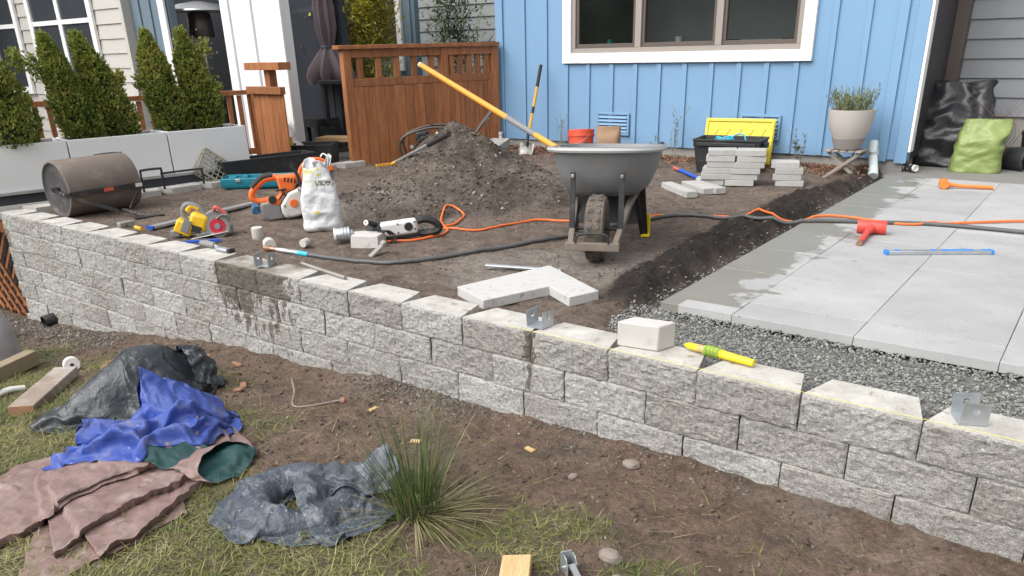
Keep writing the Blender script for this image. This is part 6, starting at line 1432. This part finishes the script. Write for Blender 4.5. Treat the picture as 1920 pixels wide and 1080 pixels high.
def folded(c_fl, c_fr, c_br, c_bl, nu=100, nv=70, under=.16, lift=.03, extra=None, grow=1.03, steps=36, seed=0, bend=.25, thick=.016, wav=.03):
    # front edge from c_fl to c_fr is a soft hairpin fold; the upper leaf runs back to the rear edge
    nf = int(nv*under); q = quad(c_fl, c_fr, c_br, c_bl, nu, nv-nf); w = wav*fbm(np.linspace(0, 1, nu)*5, seed, 0, 2, seed)
    q[..., 1] += w[:, None]*np.linspace(1, .3, nv-nf)[None]
    up = SUP(q[..., 0].ravel(), q[..., 1].ravel()).reshape(q.shape[:2])+lift
    lower = q[:, 1:nf+1][:, ::-1]; lz = SUP(lower[..., 0].ravel(), lower[..., 1].ravel()).reshape(lower.shape[:2])+.002
    P = np.concatenate([np.dstack([lower, lz]), np.dstack([q, up])], 1)
    off = np.concatenate([np.zeros(nf), np.linspace(.3, 1, 6)*thick, np.full(nv-nf-6, thick)]); offs = np.repeat(off[None], nu, 0).ravel()
    fl = lambda x, y: SUP(x, y)+offs
    P = pbd(P, grow, steps, 6, 6.0, fl, None, bend, False, 0, seed, .006)
    SUP.lay(P); return P
# --- brown tarp
BT = thing('brown_tarp', 'folded brown tarpaulin with a green lining on the grass', 'tarp', (OT[0], OT[1], zo), RT)
P = folded((-.50,1.00), (.10,.74), (.10,.40), (-.42,.45), 70, 50, .02, .015, grow=1.02, seed=3, thick=.002); sheet_obj(BT, 'corner_flap', P, ['maroontarp', 'browntarp'])
P = folded((-.22,.92), (.46,.36), (.42,.02), (-.34,.30), 100, 64, .3, .03, grow=1.03, seed=4, thick=.02, wav=.06); sheet_obj(BT, 'bottom_layer', P, ['maroontarp', 'browntarp'])
P = folded((-.36,.76), (.38,.34), (.36,.0), (-.40,.16), 100, 64, .2, .03, grow=1.03, seed=6, thick=.02, wav=.06); sheet_obj(BT, 'middle_layer', P, ['maroontarp', 'browntarp'])
SUP.h += 0
def S(*pts): return [(u, -v, h) for u, v, h in pts]
A_ = np.linspace(0, 2*math.pi, 120, endpoint=False); Pl = []
for k in np.linspace(0, 1, 46):
    cu, cv = .05+.27*k, .25+.20*k; w_ = .07+.075*k+.012*math.sin(9*k); h_ = .03+.075*k; sn, cs_ = np.sin(A_), np.cos(A_)
    du = w_*cs_*.78-(.05+.03*k)*sn*.7*k; dv = -w_*cs_*.62-(.05+.03*k)*sn*.7*k
    Pl.append(np.stack([cu+du, -(cv+dv), .062+h_/2*(1+sn*np.where(sn > 0, 1, .9))], 1))
Pl = np.array(Pl)
XX = SUP.x0+np.arange(SUP.h.shape[0])[:, None]*SUP.st; YY = SUP.y0+np.arange(SUP.h.shape[1])[None]*SUP.st
SUP.h += lump(XX, YY, -.05, -.15, .30, .14, .05)+lump(XX, YY, .25, -.08, .12, .10, .05)+lump(XX, YY, -.5, -.2, .2, .2, .04)
P = folded((-.86,.66), (.22,.27), (.30,-.10), (-.52,-.22), 150, 90, .14, .03, grow=1.045, steps=44, seed=7, bend=.2, thick=.022, wav=.05); sheet_obj(BT, 'top_layer', P, ['maroontarp', 'browntarp'])
Pl = pbd2(Pl, 3, (1.05, 1.07), 1.015, 14, 2.5, lambda x, y: SUP(x, y)+.006, .2, True, .06, 9, .012); SUP.lay(Pl); sheet_obj(BT, 'lined_loop', Pl, ['browntarp', 'greentarp'], wrap=True)
b = mb(); b.lathe([(.008,0),(.014,.004),(.020,.0)], 18, (-.455, -.955, .014+float(SUP(np.array([-.455]), np.array([-.955]))[0]))); part(BT, 'grommet', b, 'steel')
# --- blue tarp crumpled on top: a wide sheet squeezed into a heap
UT = thing('blue_tarp', 'crumpled blue tarpaulin heaped on the brown tarpaulin', 'tarp', (OT[0], OT[1], zo), RT)
nu, nv = 150, 100; s = np.linspace(0, 1, nu)[:, None]; t_ = np.linspace(0, 1, nv)[None]
XX0 = -.36+.86*s+.06*np.sin(t_*5)*(1-s)+0*t_; v0 = -.34+.14*s; v1 = -.06+.34*np.sin(math.pi*np.clip(s*.96+.02, 0, 1))**.8+.08*s+.02*np.sin(s*19)
VV0 = v0+(v1-v0)*t_; SUP.h += lump(XX, YY, .12, .20, .20, .10, .12)
Z0 = SUP(XX0.ravel(), (-VV0).ravel()).reshape(XX0.shape)+.02+.12*(.35+.65*np.sin(math.pi*s)**.5)*np.abs(np.sin(t_*9.5+1.8*fbm(s*3.5, t_*3, 0, 2, 5)+s*3.5))**1.2*ss(0, .12, t_)*ss(1, .9, t_)+.05*fbm(s*7, t_*7, 0, 3, 6)
P0 = np.dstack([XX0, -VV0, Z0]); P = pbd2(P0, 2, (1.06, 1.06), 1.02, 18, 3.0, lambda x, y: SUP(x, y)+.004, .2, False, 0, 11, .008)
SUP.lay(P); sheet_obj(UT, 'crumpled_body', P, ['bluetarp', 'bluetarpin'])
def arch(u, vf, vp, vb, hp_, h0=.08, lean=0): return S((u, vf, h0), (u+lean*.3, vf-.02, h0+(hp_-h0)*.45), (u+lean, vp+.035, hp_*.93), (u+lean, vp, hp_), (u+lean, vp-.035, hp_*.9), (u+lean*.3, vb+.03, h0+(hp_-h0)*.4), (u, vb, h0*.6))
def stiff(name, secs, nu, nv, seed, grow=1.06, keep=.05, steps=14):
    P = loft(secs, nu, nv); P = pbd2(P, 3, grow, 1.02, steps, 2.5, lambda x, y: 0*x+.03, .15, False, keep, seed, .012); sheet_obj(UT, name, P, ['bluetarpin', 'bluetarp'])
stiff('peaked_fold', [arch(.045,-.05,-.19,-.27,.40,.15,.035), arch(.10,-.01,-.19,-.31,.385,.14), arch(.18,.03,-.19,-.37,.33,.12), arch(.27,.04,-.19,-.40,.28,.11), arch(.36,.0,-.19,-.40,.21,.10), arch(.45,-.06,-.22,-.38,.13,.08)], 90, 110, 21)
stiff('side_fold', [arch(-.27,-.05,-.12,-.16,.23,.15,.05), arch(-.21,-.03,-.12,-.18,.22,.14,.02), arch(-.10,.03,-.10,-.22,.20,.12), arch(.0,.07,-.09,-.26,.17,.10), arch(.08,.09,-.08,-.26,.13,.08)], 60, 80, 22)
UT.scale = (.92, .92, 1.0)
# --- black rubbish bag: film draped over its contents
OB = (-4.06, 1.80); zb = float(zyard(*OB))+.004; rb = math.atan2(.90, .44); cb, sb = math.cos(rb), math.sin(rb)
t = thing('rubbish_bag', 'full black rubbish bag with a knotted end behind the blue tarpaulin', 'bag', (OB[0], OB[1], zb), rb)
def bagcore(x, y):
    g = zyard(OB[0]+x*cb-y*sb, OB[1]+x*sb+y*cb)-zb+.004
    w = np.interp(x, [-.56,-.40,-.2,.05,.25,.38,.47], [.03,.10,.19,.25,.24,.18,.06]); hh = np.interp(x, [-.56,-.42,-.22,.0,.2,.36,.44,.5], [.02,.09,.21,.34,.315,.24,.14,.03]); yc = np.interp(x, [-.5,0,.4], [-.10,.02,.09])
    q = np.clip(1-((y-yc)/w)**2, 0, 1)
    return np.maximum(g, hh*q**.6*(1+.10*fbm(x*6, y*6, 0, 2, 33)))
A = np.linspace(0, 2*math.pi, 180, endpoint=False); rho = np.linspace(.03, 1, 84)[:, None]
X0 = -.02+.56*rho*np.cos(A)[None]; Y0_ = .02+.33*rho*np.sin(A)[None]+.18*X0*.5
Z0 = bagcore(X0, Y0_)+.012; BS = Support(-.9, .9, -.7, .7, bagcore, .008)
P = pbd2(np.dstack([X0, Y0_, Z0]), 3, (1.10, 1.15), 1.03, 40, 6.0, lambda x, y: BS(x, y)+.002, .12, True, 0, 31, .012)
sheet_obj(t, 'bag', P, ['blackfilm'], wrap=True); t.scale = (.82, .82, .92); t.location = (-4.03, 1.84, zb)
Pk = loft([[(.28,.20,.18),(.34,.08,.30),(.37,-.05,.27),(.40,-.14,.14)], [(.36,.20,.16),(.43,.08,.27),(.46,-.05,.24),(.47,-.13,.10)], [(.42,.18,.09),(.51,.06,.18),(.53,-.05,.15),(.50,-.12,.04)]], 70, 90)
Pk = pbd2(Pk, 3, 1.2, 1.03, 14, 1.0, lambda x, y: BS(x, y)*.7, .08, False, .06, 34, .016); sheet_obj(t, 'knotted_end', Pk, ['blackfilm'])
# --- slate plastic film bunched into a ring
OR = (-2.36, 1.63); zr = float(zyard(*OR))+.003; r2 = math.atan2(.80, .60); cr_, sr_ = math.cos(r2), math.sin(r2)
t = thing('plastic_film', 'muddy slate-grey plastic film bunched into a ring beside the rush clump', 'plastic sheet', (OR[0], OR[1], zr), r2)
def ringcore(x, y):
    g = zyard(OR[0]+x*cr_-y*sr_, OR[1]+x*sr_+y*cr_)-zr+.004
    a = np.arctan2(y/1.05, x/1.25); q = np.hypot(x/1.25, y/1.05); Rm = .205; w = .085*(1+.25*np.cos(a-2.6))
    return np.maximum(g, .105*(1+.25*np.cos(a-2.3)+.25*fbm(x*9, y*9, 0, 2, 47))*np.clip(1-((q-Rm)/w)**2, 0, 1)**.55)
RS = Support(-.7, .9, -.7, .6, ringcore, .008)
A = np.linspace(0, 2*math.pi, 220, endpoint=False); rho = np.linspace(.06, .335, 64)[:, None]; rho = rho*(1+.10*fbm(np.cos(A)*2, np.sin(A)*2, 0, 2, 49)[None]*(rho/.3))
X0 = 1.25*rho*np.cos(A)[None]; Y0_ = 1.05*rho*np.sin(A)[None]
P = pbd2(np.dstack([X0, Y0_, RS(X0.ravel(), Y0_.ravel()).reshape(X0.shape)+.012]), 3, (1.12, 1.16), 1.025, 40, 6.0, lambda x, y: RS(x, y)+.002, .12, True, 0, 42, .016)
RS.lay(P); sheet_obj(t, 'twisted_ring', P, ['slatefilm'], wrap=True)
def film(name, secs, nu, nv, seed, keep=.03, grow=1.12, steps=26):
    P = loft(secs, nu, nv); P = pbd2(P, 3, grow, 1.025, steps, 4.0, lambda x, y: RS(x, y)+.002, .12, False, keep, seed, .014); sheet_obj(t, name, P, ['slatefilm'])
t.scale = (.74, .74, .80); t.location = (-2.31, 1.60, zr)
film('raised_flap', [[(.04,.20,.13),(.18,.18,.14),(.34,.14,.15),(.46,.10,.22)], [(.04,.08,.15),(.18,.06,.15),(.34,.04,.17),(.49,.04,.27)], [(.06,.0,.12),(.2,-.02,.12),(.36,-.04,.14),(.53,-.05,.18)], [(.06,-.04,.06),(.18,-.06,.06),(.36,-.09,.08),(.48,-.11,.10)]], 60, 80, 44, .08)
film('crossing_strip', [[(.04,.12,.13),(-.01,-.02,.17),(-.01,-.16,.15),(.04,-.30,.08),(.09,-.43,.02)], [(.12,.12,.14),(.06,-.02,.19),(.07,-.16,.16),(.10,-.30,.09),(.13,-.44,.02)], [(.18,.08,.12),(.13,-.02,.15),(.14,-.16,.12),(.17,-.30,.05),(.21,-.42,.015)]], 40, 90, 45, .04)
film('spread_edge', [[(.10,-.10,.10),(.24,-.12,.10),(.38,-.10,.08)], [(.12,-.20,.10),(.27,-.20,.11),(.44,-.16,.06)], [(.15,-.31,.07),(.30,-.28,.08),(.44,-.22,.03)], [(.18,-.42,.02),(.34,-.36,.02),(.47,-.26,.02)]], 80, 80, 46, .0, 1.15)
# --- rush clump
r = np.random.RandomState(55); t = thing('rush_clump', 'clump of green and straw-coloured rushes beside the slate plastic film', 'plant', (-1.90, 1.83, float(zyard(-1.9, 1.83))-.005))
n = 190; a = r.rand(n)*6.283; q = .10*np.sqrt(r.rand(n)); b = mb()
blades(b, n, q*np.cos(a), q*np.sin(a), np.zeros(n), r.uniform(.20, .52, n)**1.0, r.uniform(.0045, .0075, n), .30, 56, np.clip(r.normal(.48, .16, n), 0, .85), 6, .13, a+r.normal(0, .5, n)); part(t, 'green_blades', b, 'rushblade', smooth=False)
n = 260; a = r.uniform(-.8, 1.1, n); k = r.rand(n) < .25; a[k] = r.rand(k.sum())*6.283; q = .12*np.sqrt(r.rand(n)); b = mb()
blades(b, n, q*np.cos(a), q*np.sin(a), np.zeros(n)+.01, r.uniform(.12, .36, n), r.uniform(.003, .0055, n), 1.30, 57, np.clip(r.normal(.82, .14, n), .3, 1), 5, .10, a); part(t, 'dry_blades', b, 'rushblade', smooth=False)
# --- scattered wood, bricks and stones
def m_pine(k):
    t = NT(k); co = t.coord(); mp = t.n('ShaderNodeMapping'); mp.inputs['Scale'].default_value = (2, 16, 16); t.l(co, mp.inputs[0])
    w = t.noise(mp.outputs[0], 4, 5, .6, 1.5); c = t.ramp(w, [(.3, (.42,.27,.12)), (.55, (.58,.40,.20)), (.8, (.66,.49,.28))])
    d = t.ramp(t.noise(co, 12, 6, .7), [(.6, 0), (.7, .5)]); c = t.mix(d, c, (.3,.22,.14)); t.bump(w, .2, .003); return t.set(Base_Color=c, Roughness=.7)
SPEC['sawnwood'] = m_pine; plain('stainedwood', (.26,.205,.165), .85, .25, 9, .3, 60, dirt=.6, dcol=(.42,.39,.36)); plain('beam', (.26,.21,.14), .85, .2, 10, .3, 60)
plain('fieldstone', (.22,.185,.16), .9, .2, 12, .4, 60); plain('orangechip', (.30,.155,.095), .85, .2, 20, .3, 60)
zg = lambda x, y: float(zyard(x, y))
b = mb(); b.box((0,0,0), (.22,.10,.035)); single('board_offcut', 'freshly sawn pale board offcut lying in the grass', 'board', b, 'sawnwood', (-1.285, 1.665, zg(-1.28,1.67)+.05), R(-58), rot=(R(4), R(-3), R(-58)), bevel=.003)
t = thing('bar_clamp', 'silver metal bar clamp lying in the grass beside the board offcut', 'clamp', (-1.175, 1.83, zg(-1.17,1.83)+.002), R(-35))
b = mb(); b.bar((.02,0,.045), (.26,-.02,.05), .022, .012); b.bar((.02,0,.032), (.26,-.02,.037), .005, .024); part(t, 'bar', b, 'alu', bevel=.002)
for s_ in (-1, 1):
    b = mb(); b.prism([(-.03,0,0),(.025,0,0),(.025,0,.045),(.01,0,.07),(-.015,0,.075),(-.03,0,.06)], (0, s_*.017-.002, 0), (0, s_*.017+.002, 0)); part(t, 'jaw', b, 'galv', bevel=.002)
b = mb(); b.box((-.032,0,.035), (.005,.04,.07)); part(t, 'jaw_back', b, 'galv'); b = mb(); b.tube([(.0,-.03,.03),(.0,.03,.03)], .006, 8); part(t, 'pin', b, 'steel')
for i, (x, y, d, lab) in enumerate(((-1.10,1.97,(.085,.06,.055),'rounded grey-brown cobble in the grass beside the bar clamp'),(-1.33,2.54,(.075,.06,.04),'flat brown stone on the mud below the wall'),(-1.50,2.36,(.045,.03,.03),'small pale stone on the mud before the wall'),(-1.02,1.88,(.05,.05,.04),'small dark cobble half sunk next to the larger one'))):
    b = mb(); b.stone((0,0,0), d, 70+i, .5*i, 3, .10); single('stone', lab, 'stone', b, 'fieldstone', (x, y, zg(x,y)+d[2]*.25), group='loose stones in the yard')
# timber, board, rolls and sack at the left
b = mb(); b.box((0,0,.05), (.95,.09,.10)); single('timber', 'weathered timber beam lying in the grass at the yard edge', 'timber', b, 'beam', (-5.36, 1.50, zg(-5.36,1.5)-.01), math.atan2(.22, -.10)+math.pi, bevel=.005)
t = thing('stained_board', 'short thick board with an orange sawn end beside the black bag', 'board', (-4.72, 1.66, zg(-4.72,1.66)), math.atan2(.42, -.40), rot=(0, 0, math.atan2(.44, -.40)))
b = mb(); b.box((0,0,.035), (.58,.14,.06)); part(t, 'plank', b, 'stainedwood', bevel=.006); b = mb(); b.box((-.292,0,.035), (.006,.136,.056)); part(t, 'sawn_end', b, 'orangechip')
b = mb(); b.lathe([(.012,0),(.045,0),(.05,.008),(.05,.06),(.045,.068),(.012,.068)], 24, (0,0,0), (R(80),0,R(20))); b.f.append([i for i in range(24)][::-1]); b.m.append(0); b.c.append(.5)
single('tape_roll', 'small white roll lying on the grass near the rubbish bag', 'roll', b, 'whitecer', (-5.10, 1.98, zg(-5.10,1.98)+.048), R(52))
b = mb(); b.tube(crom([(0,0,.02),(.06,.02,.03),(.13,.05,.015)], 8), .018, 10); b.tube([(-.01,.0,.0),(-.01,.0,.10)], .02, 10); single('pipe_fitting', 'white plastic pipe fitting lying in the grass', 'pipe', b, 'whitepvc', (-4.99, 1.50, zg(-4.99,1.5)), R(60))
plain('greysack', (.33,.31,.33), .8, .08, 7, .3, 30)
b = mb(); sack(b, .40, .3, .46, 81, .75, wr=.02, square=3); single('grey_sack', 'plain grey sack standing at the end of the block wall', 'bag', b, 'greysack', (-5.90, 1.76, zg(-5.90,1.76)-.01), R(60))
b = mb(); b.box((0,0,.05), (.24,.16,.10)); single('spare_block', 'pale spare wall block lying in gravel behind the grey sack', 'block', b, 'corecon', (-6.88, 2.16, zg(-6.88,2.16)-.02), R(30), bevel=.01)
b = mb(); b.tube([(0,.02,0),(0,-.10,-.01)], .055, 20, cap=False); b.tube([(0,-.10,-.01),(0,.02,0)], .048, 20, cap=False); single('drain_pipe', 'black corrugated drain pipe end sticking out of the block wall', 'pipe', b, 'rubber', (-7.02, 2.70, -.86))
r = np.random.RandomState(91)
for i in range(16):
    x, y = r.uniform(-5.3, -3.6), r.uniform(2.15, 2.55); y = y if x > -4.6 else y-.1
    b = mb(); b.box((0,0,0), (r.uniform(.03,.09), r.uniform(.02,.035), .010)); single('wood_chip', 'orange wood chip on the turf below the block wall', 'wood chip', b, 'orangechip', (x, y, zg(x,y)+.008), rot=(r.normal(0,.12), r.normal(0,.12), r.rand()*3), group='orange wood chips below the wall')
for i, (x, y) in enumerate(((-2.95,2.39),(-2.30,2.26),(-1.80,2.47),(-2.75,2.42))):
    b = mb(); b.box((0,0,0), (.05,.022,.008)); single('pale_chip', ['orange-tinted chip lying alone on the mud','pale splinter on the mud behind the rush clump','white flake on the mud below the wall','buff splinter near the twig loop'][i], 'wood chip', b, 'orangechip' if i in (0,) else 'sawnwood', (x, y, zg(x,y)+.006), r.rand()*3)
b = mb(); b.tube(crom([(-3.50,2.50,zg(-3.5,2.5)+.01),(-3.40,2.42,zg(-3.4,2.42)+.06),(-3.28,2.34,zg(-3.28,2.34)+.02),(-3.12,2.22,zg(-3.12,2.22)+.008),(-2.95,2.38,zg(-2.95,2.38)+.01)], 30), .004, 6); single('root', 'curved thin root lying in a loop on the mud', 'root', b, 'weatheredwood')
b = mb(); n = 420; x = r.uniform(-4.2, .1, n); y = r.uniform(1.5, 2.55, n)
blades(b, n, x, y, zyard(x, y)+.004, r.uniform(.04, .13, n), np.full(n, .003), 1.45, 92, np.clip(r.normal(.88, .1, n), .5, 1), 3, .05); stuff('straw', 'dry straws strewn over the muddy yard', 'straw', b, 'grassblade', smooth=False)

# ================================================================== unseen tree belt, added behind the viewer to darken the window reflections
r = np.random.RandomState(7); b = mb(); plain('farfoliage', (.06,.075,.04), .95, .4, .6, .5, 3, world=True)
for i in range(46):
    a = R(-115)+R(230)*i/45; d = 22+r.uniform(-3, 6); x, y = d*math.sin(a), -d*math.cos(a)*.8-4; h = r.uniform(4, 8)
    b.stone((x, y, h*.45-1), (r.uniform(4, 6), r.uniform(4, 6), h), 200+i, r.rand()*3, 3, .16)
stuff('added_tree_belt', 'unseen dark tree belt added behind the viewer to darken the window reflections', 'trees', b, 'farfoliage')
